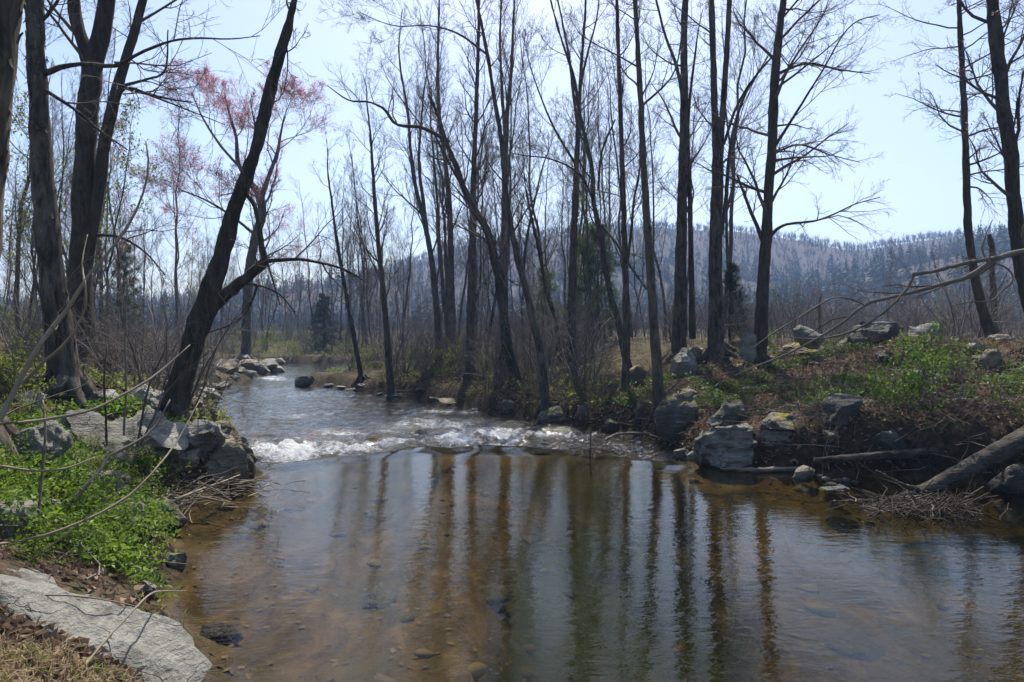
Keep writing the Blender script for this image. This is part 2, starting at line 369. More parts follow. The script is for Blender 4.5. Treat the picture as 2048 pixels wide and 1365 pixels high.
def m_water():
    m, nt, out = mat('water'); N = NT(nt); co = N.n('ShaderNodeTexCoord').outputs['Object']
    w1 = N.noise(N.map(co, (1.0, 2.4, 1), (0, 0, rad(20))), 2.6, 3, .5, .7); w2 = N.noise(N.map(co, (1, 1.7, 1), (0, 0, rad(12))), 11, 3, .55, .5)
    w3 = N.noise(N.map(co, (1, 2, 1)), 26, 2, .5)
    tb = N.attr('turb')
    h = N.math('ADD', N.math('MULTIPLY', w1, N.math('ADD', .0040, N.math('MULTIPLY', tb, .02))), N.math('ADD', N.math('MULTIPLY', w2, N.math('ADD', .0013, N.math('MULTIPLY', tb, .03))), N.math('MULTIPLY', w3, N.math('ADD', .0004, N.math('MULTIPLY', tb, .014)))))
    bp = N.n('ShaderNodeBump', i_Strength=1.0, i_Distance=1.0, i_Height=h).outputs[0]
    dep = N.attr('depth')
    k = [N.math('POWER', 2.718, N.math('MULTIPLY', dep, -x)) for x in (.65, .75, 1.9)]
    tint = N.n('ShaderNodeCombineColor', i_0=k[0], i_1=k[1], i_2=k[2]).outputs[0]
    tr = N.n('ShaderNodeBsdfTransparent', i_0=tint).outputs[0]
    mk = N.n('ShaderNodeBsdfDiffuse', i_0=(.06, .075, .035, 1)).outputs[0]
    murk = N.math('MULTIPLY', N.math('SUBTRACT', 1.0, N.math('POWER', 2.718, N.math('MULTIPLY', dep, -.5))), .10)
    body = N.n('ShaderNodeMixShader', i_0=murk, i_1=tr, i_2=mk).outputs[0]
    gl = N.n('ShaderNodeBsdfGlossy', i_0=(1, 1, 1, 1), i_Roughness=.035, i_Normal=bp).outputs[0]
    fr = N.n('ShaderNodeFresnel', i_IOR=1.333, i_Normal=bp).outputs[0]
    s = N.n('ShaderNodeMixShader', i_0=fr, i_1=body, i_2=gl).outputs[0]
    fb = N.n('ShaderNodeBump', i_Strength=1.0, i_Distance=.12, i_Height=N.noise(co, 16, 6, .75)).outputs[0]
    fo = N.n('ShaderNodeBsdfDiffuse', i_0=(.82, .84, .86, 1), i_Normal=fb).outputs[0]
    fn = N.noise(N.map(co, (1, 1.6, 1)), 8, 9, .8, .9)
    fm = N.math('MULTIPLY', N.math('SUBTRACT', N.math('ADD', N.attr('foam'), N.math('MULTIPLY', N.math('SUBTRACT', fn, .5), 2.2)), .16), 2.2, True)
    fm = N.math('MULTIPLY', fm, N.n('ShaderNodeMapRange', i_0=N.attr('foam'), i_1=.05, i_2=.28).outputs[0]); s = N.n('ShaderNodeMixShader', i_0=fm, i_1=s, i_2=fo).outputs[0]
    nt.links.new(s, out.inputs[0]); return m
M['water'] = m_water()

# ------------------------------------------------------------------ ground sheet, water, mountain
def lines(parts): return np.unique(np.round(np.concatenate([np.arange(a, b, s) for a, b, s in parts]), 4))
def sheet(xs, ys):
    X, Y = np.meshgrid(xs, ys); n = len(xs); i = np.arange(X.size).reshape(X.shape)
    return X, Y, np.stack([i[:-1, :-1], i[:-1, 1:], i[1:, 1:], i[1:, :-1]], -1).reshape(-1, 4)
gx = lines([(-740, -120, 40), (-120, -40, 4), (-40, -20, .6), (-20, -9, .25), (-9, 9, .14), (9, 22, .3), (22, 60, 1.2), (60, 120, 6), (120, 741, 40)])
gy = lines([(-60, -8, 4), (-8, 2.5, .5), (2.5, 14, .13), (14, 26, .22), (26, 62, .5), (62, 120, 3), (120, 741, 40)])
X, Y, q = sheet(gx, gy)
h, d, side, dep, deep = land(X, Y, True)
mb = MB().add(np.stack([X, Y, h], -1), q)
bedf = sst(.05, -.12, d) if False else 1 - sst(-.15, .06, d)
ground_o = mb.obj('ground', M['ground'], attrs={'bed': bedf, 'deep': sst(.2, .8, deep), 'wet': (1 - sst(.05, .5, d)) * sst(-.1, .05, d) * .75, 'far_bed': sst(-.6, .8, lip_s(X, Y)) * .8})
tag(ground_o, kind='structure')

wx = lines([(-22, -12, .2), (-12, 9, .085)]); wy = lines([(-6, 3, .4), (3, 10, .12), (10, 21, .065), (21, 32, .14), (32, 58.5, .4)])
X, Y, q = sheet(wx, wy)
h, d, side, dep, deep = land(X, Y, True)
s = lip_s(X, Y); z = wlev(X, Y)
turb = sst(-.1, 1.0, s) * (1 - .62 * sst(3, 9, s)) * (1 - .4 * sst(12, 25, s))
PX = 1024 + X / np.maximum(Y, 1) * F; PY = HOR + (EYE - z) / np.maximum(Y, 1) * F
foam = np.zeros_like(X)
for bx, by, sx, sy, am in ((575, 912, 66, 22, 1.05), (530, 900, 34, 18, .7), (690, 903, 70, 9, .62), (790, 890, 80, 8, .5), (920, 884, 50, 16, .72), (985, 874, 70, 16, .66), (1090, 872, 80, 11, .40), (860, 852, 140, 11, .38),
                           (700, 868, 130, 9, .4), (1240, 905, 60, 10, .32), (535, 757, 45, 5, .42), (1000, 900, 50, 6, .5), (640, 790, 110, 9, .2), (900, 825, 90, 10, .34), (600, 836, 120, 9, .26)):
    foam = np.maximum(foam, am * np.exp(-((PX - bx) / sx) ** 2 - ((PY - by) / sy) ** 2))
foam *= sst(.05, .5, s) * (.78 + .3 * fbm(xyz(X * 1.6, Y * 2.4), 3, 33))
w = fbm(xyz(X * 1.3, Y * 2.1), 3, 40) * .6 + fbm(xyz(X * 4.2, Y * 5.5), 3, 50) * .4
w = w + .35 * (1 - np.abs(fbm(xyz(X * 2.2, Y * 3.2), 2, 60)))
z = z + w * turb * .115 + .004 * fbm(xyz(X * 1.1, Y * 1.1), 2, 70) * (1 - turb) * sst(-5, 0, s)
z = z + .07 * np.exp(-((s + .15) / .5) ** 2) * fbm(xyz(X * .8, Y * .3), 2, 80) + foam * .09 * (.5 + w) + foam * .09 * fbm(xyz(X * 5, Y * 6), 3, 95) + .03 * turb * fbm(xyz(X * 7.5, Y * 8.5), 2, 90)
keep = ((d < .25) & (h < z + .3))[:-1, :-1].ravel()
q = q[keep]; used = np.unique(q); re = np.full(X.size, -1); re[used] = np.arange(len(used))
mb = MB().add(np.stack([X, Y, z], -1).reshape(-1, 3)[used], re[q])
A = lambda a: a.ravel()[used]
tag(mb.obj('water', M['water'], attrs={'turb': A(turb), 'foam': A(foam), 'depth': A(np.maximum(z - h, 0))}), kind='structure')

RX = np.array([-740, -330, -165, -110, -70, -30, 0, 45, 90, 140, 165, 192, 216, 232, 260, 305, 360, 450, 740])
RY = np.array([600, 610, 592, 562, 515, 480, 466, 456, 448, 450, 462, 474, 490, 494, 480, 460, 450, 436, 430])
def mountain_h(x, y):
    z1 = EYE + (HOR + 8 - np.interp(x, RX, RY) - 26) / F * 480
    n = fbm(xyz(x * .012, y * .012), 4, 5)
    a = z1 * sst(130, 480, y) ** 1.8 + 5 * n * sst(170, 260, y) * (1 - sst(420, 480, y)) - .09 * np.maximum(y - 490, 0)
    hx = np.interp(x, [20, 60, 90, 130, 170, 260], [0, 2, 8, 20, 30, 44])
    b = hx * np.exp(-((y - 265) / 60) ** 2) + 0
    return np.maximum(a, b) - 1.5 + 2.2 * sst(128, 150, y)
mx = np.arange(-720, 721, 12.0); my = np.arange(126, 700, 9.0)
X, Y, q = sheet(mx, my)
M['hill'] = m_plain('hillside_leaf_floor', (.035, .026, .021), (.07, .05, .038), .05, .95)
tag(MB().add(np.stack([X, Y, mountain_h(X, Y)], -1), q).obj('mountain', M['hill']), kind='structure')

# woods on the mountain: thousands of far trees that read as one mass
def far_woods():
    r = np.random.default_rng(5); mb = MB()
    N = 12000
    y = 135 + 365 * r.random(N) ** .8; x = (r.random(N) * 1.9 - .95) * y * .88
    z = mountain_h(x, y) - .3
    kind = fbm(xyz(x * .02, y * .03), 3, 77) + .35 * r.normal(size=N)
    pine = (kind > .62 - .35 * sst(60, 130, x) * (y < 330)) | (r.random(N) < .02); pine &= (y < 360)
    warm = (~pine) & (r.random(N) < .10)
    # bare trees: a trunk sliver and an open vase of thin limbs
    b = ~pine; n = b.sum(); H = 3.5 + 6 * r.random(n) ** 1.6; c = np.stack([x[b], y[b], z[b]], -1)
    L = 24; a = r.random((n, L)) * 2 * math.pi; t = r.uniform(.3, .62, (n, L)); sp = r.uniform(.1, .42, (n, L)); ln = r.uniform(.12, .38, (n, L))
    t[:, :3] = np.array((0, .2, .3)); sp[:, :3] = np.array((.02, .14, .2)); ln[:, :3] = r.uniform(.45, .75, (n, 3))
    p0 = c[:, None] + np.stack([0 * a, 0 * a, t], -1) * H[:, None, None]
    uu = nrm(r.normal(size=(n, L, 3))) * (r.random((n, L, 1)) ** .4) * np.array((.36, .36, .36)) + np.array((0, 0, .66)); uu[:, :3] = np.stack([np.cos(a) * sp, np.sin(a) * sp, ln], -1)[:, :3]
    p1 = c[:, None] + uu * H[:, None, None]
    wd = np.where(t == 0, .10, r.uniform(.05, .14, (n, L)))[..., None]
    sd = np.stack([np.cos(a + 1.2), np.sin(a + 1.2), 0 * a], -1) * wd
    v = np.stack([p0 - sd, p0 + sd, p1], 2)
    f = np.arange(n * L * 3).reshape(-1, 3)
    mi = np.repeat(np.where(warm[b], 1 + (r.random(n) < .4), 0), L)
    base = mb.n; mb.v.append(v.reshape(-1, 3)); mb.n += n * L * 3; mb.f.append(f + base); mb.m.append(mi.astype(np.int32))
    # evergreens: tiers of drooping sprays
    n = pine.sum(); H = r.uniform(6, 13, n); c = np.stack([x[pine], y[pine], z[pine]], -1); L = 46
    a = r.random((n, L)) * 2 * math.pi; t = r.uniform(.12, .98, (n, L)); rd = (1.02 - t) * .30 * r.uniform(.6, 1.1, (n, L))
    p0 = c[:, None] + np.stack([0 * a, 0 * a, t], -1) * H[:, None, None]
    e = lambda da, dz: p0 + np.stack([np.cos(a + da) * rd, np.sin(a + da) * rd, dz - rd * .25], -1) * H[:, None, None]
    v = np.stack([p0 + np.array((0, 0, .35)), e(-.5, -.03), e(.5, -.02)], 2)
    f = np.arange(n * L * 3).reshape(-1, 3); base = mb.n; mb.v.append(v.reshape(-1, 3)); mb.n += n * L * 3; mb.f.append(f + base); mb.m.append(np.full(n * L, 3, np.int32))
    ms = [m_plain('far_twig', (.032, .026, .021), (.082, .063, .046), .035, .9, 0, .12), m_plain('far_leaf_rust', (.085, .043, .024), (.14, .075, .04), .03, .9, 0, .12), m_plain('far_leaf_bud', (.075, .062, .03), (.11, .09, .045), .03, .9, 0, .12), m_plain('far_needle', (.018, .032, .016), (.040, .06, .028), .04, .8, 0, .15)]
    tag(mb.obj('mountain_woods', ms, smooth=False), 'bare grey woods with scattered evergreens covering the far mountain', 'woods', kind='stuff')
far_woods()

# haze: one closed box of even air round everything
def haze():
    mb = MB(); x0, x1, y0, y1, z0, z1 = -780, 780, -100, 780, -4.0, 112
    v = [(a, b, c) for c in (z0, z1) for b in (y0, y1) for a in (x0, x1)]
    mb.add(v, [(0, 2, 3, 1), (4, 5, 7, 6), (0, 1, 5, 4), (2, 6, 7, 3), (0, 4, 6, 2), (1, 3, 7, 5)])
    m, nt, out = mat('haze_air'); N = NT(nt)
    p = N.n('ShaderNodeVolumePrincipled'); p.inputs['Color'].default_value = (.40, .60, 1.0, 1); p.inputs['Density'].default_value = 0.0007; p.inputs['Anisotropy'].default_value = .2
    nt.links.new(p.outputs[0], out.inputs['Volume'])
    try: m.cycles.homogeneous_volume = True
    except Exception: pass
    tag(mb.obj('haze', m, smooth=False), kind='stuff')
haze()

# ------------------------------------------------------------------ trees that stand out in the photo
def pxpath(pts, Y):
    P = np.array([W(p[0], p[1], Y + (p[3] if len(p) > 3 else 0)) for p in pts]); R = np.array([p[2] * .43 * (Y + (p[3] if len(p) > 3 else 0)) / F for p in pts]); return P, R
def build_tree(name, label, Y, trunk, stems=(), limbs=(), ext=6.0, crown=(16, 5, 5, 3), cr=(.3, 1), blen=(2.6, 1.3), bang=(35, 65), up=.10, bark='bark', twig='twig', seed=0, flare=1.28, cat='tree', extra=None, group=None, rough=.10, noroot=False, sub=1.0, ws=1.0):
    r = np.random.default_rng(900 + seed)
    P, R = pxpath(trunk, Y); R = R * ws
    b = P[0].copy(); gz = ground(b[0], b[1])
    if not noroot and b[2] > gz - .1:
        low = b.copy(); dd = P[0] - P[1]; dd = dd / max(abs(dd[2]), .2); low = b + dd * (b[2] - gz + .25) * np.array((.7, .7, 1)); low[2] = gz - .25
        P = np.concatenate([low[None], P]); R = np.concatenate([[R[0] * 1.15], R])
    org = np.array((P[0][0], P[0][1], max(gz, P[0][2])))
    t = thing(name, label, cat, org, group)
    bark_m = MB(); all_P = []; all_R = []
    def extend(P, R, e):
        if e <= 0: return P, R
        dirn = P[-1] - P[-2]; dirn = dirn / np.linalg.norm(dirn); n = max(3, int(e / 1.2)); pts = []; p = P[-1]
        for k in range(n):
            dirn = dirn + r.normal(size=3) * .10 + np.array((0, 0, .06)); dirn /= np.linalg.norm(dirn); p = p + dirn * e / n; pts.append(p)
        return np.concatenate([P, pts]), np.concatenate([R, np.linspace(R[-1], R[-1] * .25, n + 1)[1:]])
    top = W(0, 0, Y)[2]
    def put(P, R, e, K, S, fl=0):
        if e: P, R = extend(P, R, e)
        Q, q = resample(P, K, R)
        Q = Q + r.normal(size=Q.shape) * np.minimum(q, .05)[:, None] * .06
        if fl:
            hh = (Q[:, 2] - org[2]); q = q * (1 + (fl - 1) * np.exp(-np.maximum(hh, 0) / .16))
        tubes(bark_m, Q, np.maximum(q, .004), S, cap=True, rough=rough, seed=seed)
        return Q, q
    Q, q = put(P, R, ext, 90, 14, flare)
    if not noroot and q[0] > .05:
        nr_ = 6; a_ = np.arange(nr_) * 6.283 / nr_ + r.random(nr_) * .7; rb_ = float(q[2]); b_ = np.array((org[0], org[1]))
        RP = np.zeros((nr_, 6, 3)); RR = np.zeros((nr_, 6))
        for k_ in range(6):
            t_ = k_ / 5; L_ = rb_ * (.55 + 3.2 * t_ * r.uniform(.7, 1.3, nr_)); aa_ = a_ + .35 * t_ * r.normal(size=nr_)
            RP[:, k_, 0] = b_[0] + np.cos(aa_) * L_; RP[:, k_, 1] = b_[1] + np.sin(aa_) * L_; RP[:, k_, 2] = land(RP[:, k_, 0], RP[:, k_, 1]) + rb_ * (1.1 * (1 - t_) ** 2.5 - .12 * t_); RR[:, k_] = rb_ * (.46 - .38 * t_)
        tubes(bark_m, RP, RR, 6, rough=.1)
    mains = [(Q, q)]
    for st in stems:
        pts, e = st; p, rr = pxpath(pts, Y); mains.append(put(p, rr * ws, e, 44, 10))
    minor = []
    for pts in limbs:
        p, rr = pxpath(pts, Y); minor.append(put(p, rr, 0, 24, 6))
    cm = MB()
    K0 = 32
    MP = np.stack([resample(a, K0) for a, _ in mains]); MR = np.stack([np.interp(np.linspace(0, 1, K0), np.linspace(0, 1, len(b)), b) for _, b in mains])
    n1, n2, n3, n4 = crown
    if n1 and n4: n1 = max(5, int(n1 * 1.6 / (1 + len(stems)) ** .55)); n2 += 1; n3 += 2
    ends = []
    if n1:
        B1, r1 = grow(r, MP, MR, n1, cr, bang, blen, 9, .13, up, .38, .2, .006)
        if minor:
            B1 = np.concatenate([B1, np.stack([resample(a, 9) for a, _ in minor])]); r1 = np.concatenate([r1, np.stack([np.interp(np.linspace(0, 1, 9), np.linspace(0, 1, len(b)), b) for _, b in minor])])
        tubes(cm, B1[:n1 * len(mains)], r1[:n1 * len(mains)], 5)
        B2, r2 = grow(r, B1, r1, n2, (.2, .98), (25, 60), .5, 6, .16, up * .8, .6, .3, .0045 * sub); tubes(cm, B2, r2, 4)
        B3, r3 = grow(r, B2, r2, n3, (.15, .98), (25, 60), .52, 4, .18, up * .7, .7, .4, .0036 * sub); tubes(cm, B3, r3, 3)
        if n4:
            B4, r4 = grow(r, B3, r3, n4, (.2, 1), (20, 55), .6, 2, .15, .05, .8, .5, .003 * sub); tubes(cm, B4, r4, 3); ends = B4[:, -1]
        else: ends = B3[:, -1]
    k1 = bark_m.obj('trunk', M[bark], t, org); kids = [k1]
    if cm.n: kids.append(cm.obj('crown', M[twig], t, org))
    KIDS[t.name] = kids
    if extra: extra(t, org, MP, MR, np.asarray(ends), r)
    return t

def blossoms(n, size, mname='blossom', part='blossom'):
    def fn(t, org, MP, MR, ends, r):
        w = np.clip(.6 + .8 * fbm(ends * .35, 2, 7), .1, 1); k = r.choice(len(ends), min(n, len(ends)), False, w / w.sum()); c = np.repeat(ends[k], 5, 0) + r.normal(size=(len(k) * 5, 3)) * size * 1.4
        KIDS[t.name].append(leaf_mesh(c, r, size, 1.0).obj(part, M[mname], t, org, smooth=False))
    return fn
def leaf_mesh(c, r, size, tilt=.5, fold=.25, mb=None, m=0, sizes=None):
    """many four-cornered folded leaves at the points c"""
    n = len(c); a = r.random(n) * 2 * math.pi; nz = nrm(r.normal(size=(n, 3)) * tilt + np.array((0, 0, 1.0)))
    d = nrm(np.cross(nz, np.stack([np.cos(a), np.sin(a), 0 * a], -1))); sdv = np.cross(nz, d)
    L = (size * r.uniform(.6, 1.3, n) if sizes is None else sizes)[:, None]
    v = np.stack([c - d * L * .5, c + sdv * L * .30 + nz * L * fold * .5, c + d * L * .5, c - sdv * L * .30 + nz * L * fold * .5], 1)
    k = np.arange(n * 4).reshape(n, 4)
    mb = mb or MB(); return mb.add(v, np.concatenate([k[:, [0, 1, 2]], k[:, [0, 2, 3]]]), m)

def flakes(n, zr, size=.05):
    """curling strips of bark that stand off the trunk"""
    def fn(t, org, MP, MR, ends, r):
        mb = MB(); P, R = MP[0], MR[0]
        for k in range(n):
            f = r.uniform(*zr) * (len(P) - 1.01); i = int(f); p = P[i] + (P[i + 1] - P[i]) * (f - i); rr = R[i]
            a = r.random() * 2 * math.pi; o = np.array((math.cos(a), math.sin(a), 0)); s_ = np.array((-math.sin(a), math.cos(a), 0)); w_ = size * r.uniform(.3, 1); l_ = size * r.uniform(.8, 3)
            c = p + o * rr * .97; out = r.uniform(.3, 1) * size * .8; up_ = np.array((0, 0, 1.0)) * (1 if r.random() < .4 else -1)
            v = [c - s_ * w_ * .5, c + s_ * w_ * .5, c + s_ * w_ * .45 + up_ * l_ * .6 + o * out * .4, c - s_ * w_ * .45 + up_ * l_ * .6 + o * out * .4, c + s_ * w_ * .3 + up_ * l_ * .9 + o * out, c - s_ * w_ * .3 + up_ * l_ * .9 + o * out]
            mb.add(v, [(0, 1, 2, 3), (3, 2, 4, 5)])
        KIDS[t.name].append(tag(mb.obj('loose_bark', M['bark_peel'], t, org), kind='stuff'))
    return fn

build_tree('birch_tree', 'peeling tan barked trunk cut off by the frame edge beside the leaning sapling', 6.0,
           [(-75, 760, 105), (-62, 600, 104), (-38, 330, 100), (-24, 200, 92), (-12, 100, 88), (2, 0, 84), (20, -150, 78)], ext=6, crown=(10, 5, 4, 2), cr=(.5, 1), bark='bark_peel', seed=1, extra=flakes(260, (.05, .75), .06))
build_tree('forest_tree', 'thick grey scaly trunk growing between boulders with one long arching limb', 9.7,
           [(134, 782, 70), (123, 700, 64), (112, 615, 58), (96, 460, 48), (82, 300, 44), (75, 150, 41), (69, 0, 36), (62, -150, 32)],
           limbs=[[(80, 150, 15), (125, 134, 12), (169, 128, 10), (236, 131, 9), (267, 113, 8), (328, 87, 6), (390, 77, 5, -.3), (470, 78, 3, -.5), (520, 72, 2, -.6)],
                  [(90, 180, 9), (150, 220, 7), (200, 262, 5, .5), (255, 300, 3, 1)], [(70, 60, 10), (110, 10, 7), (150, -60, 5)]],
           crown=(12, 5, 5, 3), cr=(.45, 1), blen=(2.2, 1.6), bark='bark', seed=2, extra=flakes(200, (.08, .5), .05), flare=1.25)
build_tree('forest_tree', 'dark tree forked into three trunks behind the scaly grey trunk', 13.0,
           [(162, 712, 66), (159, 600, 56), (165, 460, 48), (170, 310, 44), (176, 205, 43), (183, 135, 42), (166, 85, 30), (152, 40, 28), (147, -10, 26), (140, -120, 22)],
           stems=[([(183, 150, 40), (194, 100, 40), (204, 60, 38), (214, 0, 36), (226, -120, 30)], 5), ([(168, 560, 30), (184, 460, 28), (197, 380, 28), (210, 280, 26), (225, 215, 24), (245, 140, 22), (270, 60, 20), (288, -10, 18), (310, -120, 15)], 4)],
           limbs=[[(225, 170, 8), (300, 190, 6, .5), (345, 200, 4, .8), (385, 205, 3, 1)], [(235, 175, 8), (290, 160, 6), (330, 140, 5, -.4), (336, 60, 3, -.6)],
                  [(205, 300, 8), (255, 176, 6, -.6), (310, 195, 5, -.8), (400, 230, 3, -1.2), (450, 250, 2, -1.4)], [(185, 470, 8), (240, 475, 6), (290, 505, 4), (330, 550, 3)]],
           crown=(10, 5, 5, 3), cr=(.35, 1), bark='bark_dark', seed=3)
build_tree('leaning_tree', 'dark trunk leaning over the stream with a second stem splitting low', 11.0,
           [(340, 868, 62), (350, 810, 57), (362, 760, 55), (385, 690, 52), (405, 630, 50), (424, 570, 44), (445, 512, 39), (468, 420, 34), (490, 360, 31), (509, 308, 28), (531, 220, 28), (548, 150, 26), (564, 95, 24), (578, 50, 18), (590, 0, 13), (606, -60, 9)],
           stems=[([(398, 665, 34), (420, 622, 34), (447, 594, 30), (478, 568, 27), (506, 545, 24), (528, 524, 20), (524, 495, 13), (516, 440, 12), (508, 410, 11), (492, 385, 8), (488, 360, 5)], 0)],
           limbs=[[(526, 524, 11), (560, 520, 9), (592, 519, 8), (640, 526, 7, .4), (690, 540, 5, .8), (735, 566, 3, 1.2)], [(470, 572, 6), (500, 568, 5, .3), (560, 590, 4, .5), (590, 625, 3, .6)],
                  [(515, 570, 7), (505, 600, 6), (488, 630, 5), (460, 650, 4), (420, 665, 3)], [(536, 528, 5), (545, 560, 4), (560, 610, 3)], [(572, 70, 4), (575, 140, 3), (566, 190, 2)]],
           ext=2, crown=(7, 5, 4, 2), cr=(.45, 1), blen=(1.1, .8), bark='bark_dark', seed=4, rough=.14, flare=1.2)
build_tree('red_maple_tree', 'red maple in blossom seen behind the leaning dark trunk', 43.0,
           [(492, 700, 26), (494, 610, 25), (500, 530, 24), (512, 470, 24), (524, 430, 24), (521, 395, 22), (498, 362, 15), (478, 330, 12), (472, 275, 9), (458, 225, 6), (448, 185, 3)],
           stems=[([(521, 400, 17), (538, 352, 12), (556, 300, 9), (562, 265, 6), (570, 230, 3), (582, 200, 2)], .5), ([(484, 340, 8), (440, 290, 7, 1), (405, 235, 5, 2), (385, 190, 3, 3)], .3), ([(510, 470, 8), (460, 430, 7, -.5), (410, 400, 5, -1), (360, 380, 3, -1.2)], .3)],
           ext=0, crown=(14, 7, 6, 3), cr=(.3, 1), blen=(5.6, 2.0), up=.05, ws=0.85, seed=5, extra=blossoms(12500, .068), flare=1.2, sub=2)
T = 'forest_tree'
build_tree(T, 'thin leaning young trunk at the spit beside the far bend', 31, [(722, 752, 12), (707, 670, 11), (688, 564, 9), (673, 477, 7), (663, 400, 5), (655, 330, 3)], ext=1.5, crown=(10, 5, 4, 2), blen=(2, 1), seed=6, bark='bark_dark', cat='tree')
build_tree(T, 'slim straight dark trunk rising from the gravel spit', 28, [(781, 768, 18), (776, 700, 16), (768, 600, 13), (758, 500, 11), (750, 410, 9), (742, 287, 6), (738, 240, 4)], ext=2, crown=(16, 5, 5, 3), blen=(3, 1.6), up=.16, bang=(30, 50), seed=7)
build_tree(T, 'bare tree with slightly curved trunk over the leafy low bank', 31, [(878, 700, 20), (872, 600, 18), (860, 500, 15), (848, 440, 14), (832, 380, 11), (822, 310, 9), (815, 220, 7), (800, 130, 5)], stems=[([(856, 480, 12), (846, 400, 10), (838, 330, 8), (842, 250, 6), (850, 170, 4)], 2)], ext=2.5, crown=(14, 6, 5, 3), blen=(3.2, 1.6), up=.18, bang=(22, 45), ws=0.85, seed=8, bark='bark_far')
build_tree(T, 'slender upright bare tree among the crowded middle trunks', 33, [(905, 700, 18), (902, 560, 16), (899, 420, 13), (890, 320, 10), (878, 220, 8), (876, 100, 6), (878, 0, 4)], ext=2, crown=(16, 6, 5, 3), blen=(3, 1.8), up=.2, bang=(20, 42), seed=9, bark='bark_far')
build_tree(T, 'crooked tree bending its long broken limb out over the stream', 22,
           [(1032, 768, 28), (1024, 730, 25), (1015, 690, 23), (999, 564, 21), (985, 500, 20), (968, 450, 18), (952, 425, 17), (929, 380, 15), (911, 328, 12), (893, 285, 10), (875, 230, 8), (858, 190, 7)],
           limbs=[[(898, 285, 10), (845, 256, 8), (788, 246, 7), (770, 220, 6), (740, 205, 5), (701, 202, 4), (655, 172, 2)], [(940, 400, 8), (900, 330, 6, .6), (860, 250, 4, 1)], [(985, 500, 7), (1010, 560, 6), (1012, 640, 5), (1000, 720, 4)]],
           ext=0, crown=(14, 6, 5, 3), cr=(.3, 1), blen=(2.2, 1.4), seed=10, bark='bark_dark', rough=.16)
build_tree(T, 'tall thick straight trunk in the crowded middle group', 27, [(941, 690, 36), (943, 560, 31), (946, 440, 26), (948, 333, 21), (953, 205, 16), (957, 60, 12), (958, 0, 10)], ext=4, crown=(20, 6, 5, 3), cr=(.35, 1), blen=(2.8, 1.8), up=.18, bang=(25, 48), ws=0.6, seed=11, bark='bark')
build_tree(T, 'curving grey trunk whose foot stands on the twiggy waterside bank', 19,
           [(1088, 776, 28), (1080, 700, 24), (1066, 640, 22), (1050, 570, 20), (1037, 528, 19), (1024, 461, 17), (1011, 385, 16), (1004, 287, 14), (990, 205, 12), (978, 128, 11), (963, 51, 9), (950, -20, 7)], stems=[([(975, 110, 7), (920, 70, 6), (860, 52, 4, .5), (790, 52, 3, 1), (730, 30, 2, 1.4)], .5), ([(1045, 560, 9), (1055, 470, 8, .5), (1070, 400, 6, .8), (1090, 320, 4, 1.2)], 1)],
           ext=3, crown=(12, 6, 5, 3), cr=(.3, 1), blen=(2.4, 1.5), ws=0.78, seed=12)
build_tree(T, 'broad grey trunk behind the crooked leaning tree', 26, [(1008, 690, 32), (1008, 560, 28), (1009, 440, 25), (1010, 360, 22), (1014, 230, 17), (1022, 150, 12), (1026, 60, 9), (1028, 0, 7)], stems=[([(1012, 300, 14), (1004, 180, 10), (1000, 80, 8), (1002, -10, 6)], 3)], ext=4, crown=(14, 6, 5, 3), cr=(.3, 1), blen=(2.8, 1.6), up=.18, bang=(25, 48), ws=0.66, seed=13, bark='bark_pale')
build_tree(T, 'thin sapling leaning past the pine on the bank', 24, [(1118, 694, 11), (1110, 640, 10), (1096, 590, 9), (1075, 487, 8), (1062, 430, 6), (1052, 380, 4)], ext=1, crown=(9, 5, 4, 2), blen=(1.8, 1), seed=14, bark='bark_dark')
build_tree(T, 'straight trunk with a vase of forking limbs next to the pine', 24, [(1143, 680, 26), (1145, 564, 23), (1149, 436, 18), (1154, 308, 14), (1158, 215, 11), (1164, 110, 8), (1171, 0, 6)], stems=[([(1156, 260, 9), (1147, 190, 8), (1140, 130, 7), (1124, 40, 5), (1110, -30, 4)], 2), ([(1156, 200, 8), (1172, 120, 6, .5), (1196, 20, 4, 1)], 2), ([(1152, 330, 7), (1110, 260, 6, -.6), (1080, 190, 4, -1), (1060, 130, 3, -1.2)], 1)], ext=3, crown=(9, 6, 5, 3), cr=(.25, 1), blen=(2.6, 1.4), up=.15, ws=0.86, seed=15)
build_tree(T, 'S curved trunk swaying between straight trunks on the bank', 21, [(1258, 740, 24), (1246, 690, 22), (1236, 640, 19), (1219, 580, 18), (1208, 520, 18), (1197, 450, 16), (1188, 410, 15), (1184, 340, 13), (1172, 285, 12), (1158, 220, 11), (1146, 150, 9), (1127, 92, 7), (1101, 0, 5)], stems=[([(1186, 400, 7), (1160, 350, 6, -.6), (1100, 318, 5, -1), (1040, 310, 3, -1.2)], .5)], limbs=[[(1205, 452, 6), (1235, 490, 6, -.6), (1262, 535, 6, -1), (1294, 580, 5, -1.4)], [(1196, 380, 6), (1205, 300, 5, .6), (1230, 240, 4, 1)]], ext=3, crown=(12, 6, 5, 3), cr=(.3, 1), blen=(2.4, 1.4), ws=0.76, seed=16)
build_tree(T, 'slim upright trunk standing just beyond the pale barked one', 19, [(1251, 770, 24), (1253, 667, 21), (1252, 590, 20), (1250, 513, 18), (1246, 385, 16), (1242, 256, 14), (1237, 100, 12), (1234, 0, 10)], stems=[([(1252, 540, 9), (1262, 470, 9, .4), (1268, 400, 7, .6), (1280, 330, 5, .8)], 1)], ext=5, crown=(18, 6, 5, 3), cr=(.35, 1), blen=(2.2, 1.5), ws=0.78, seed=17)
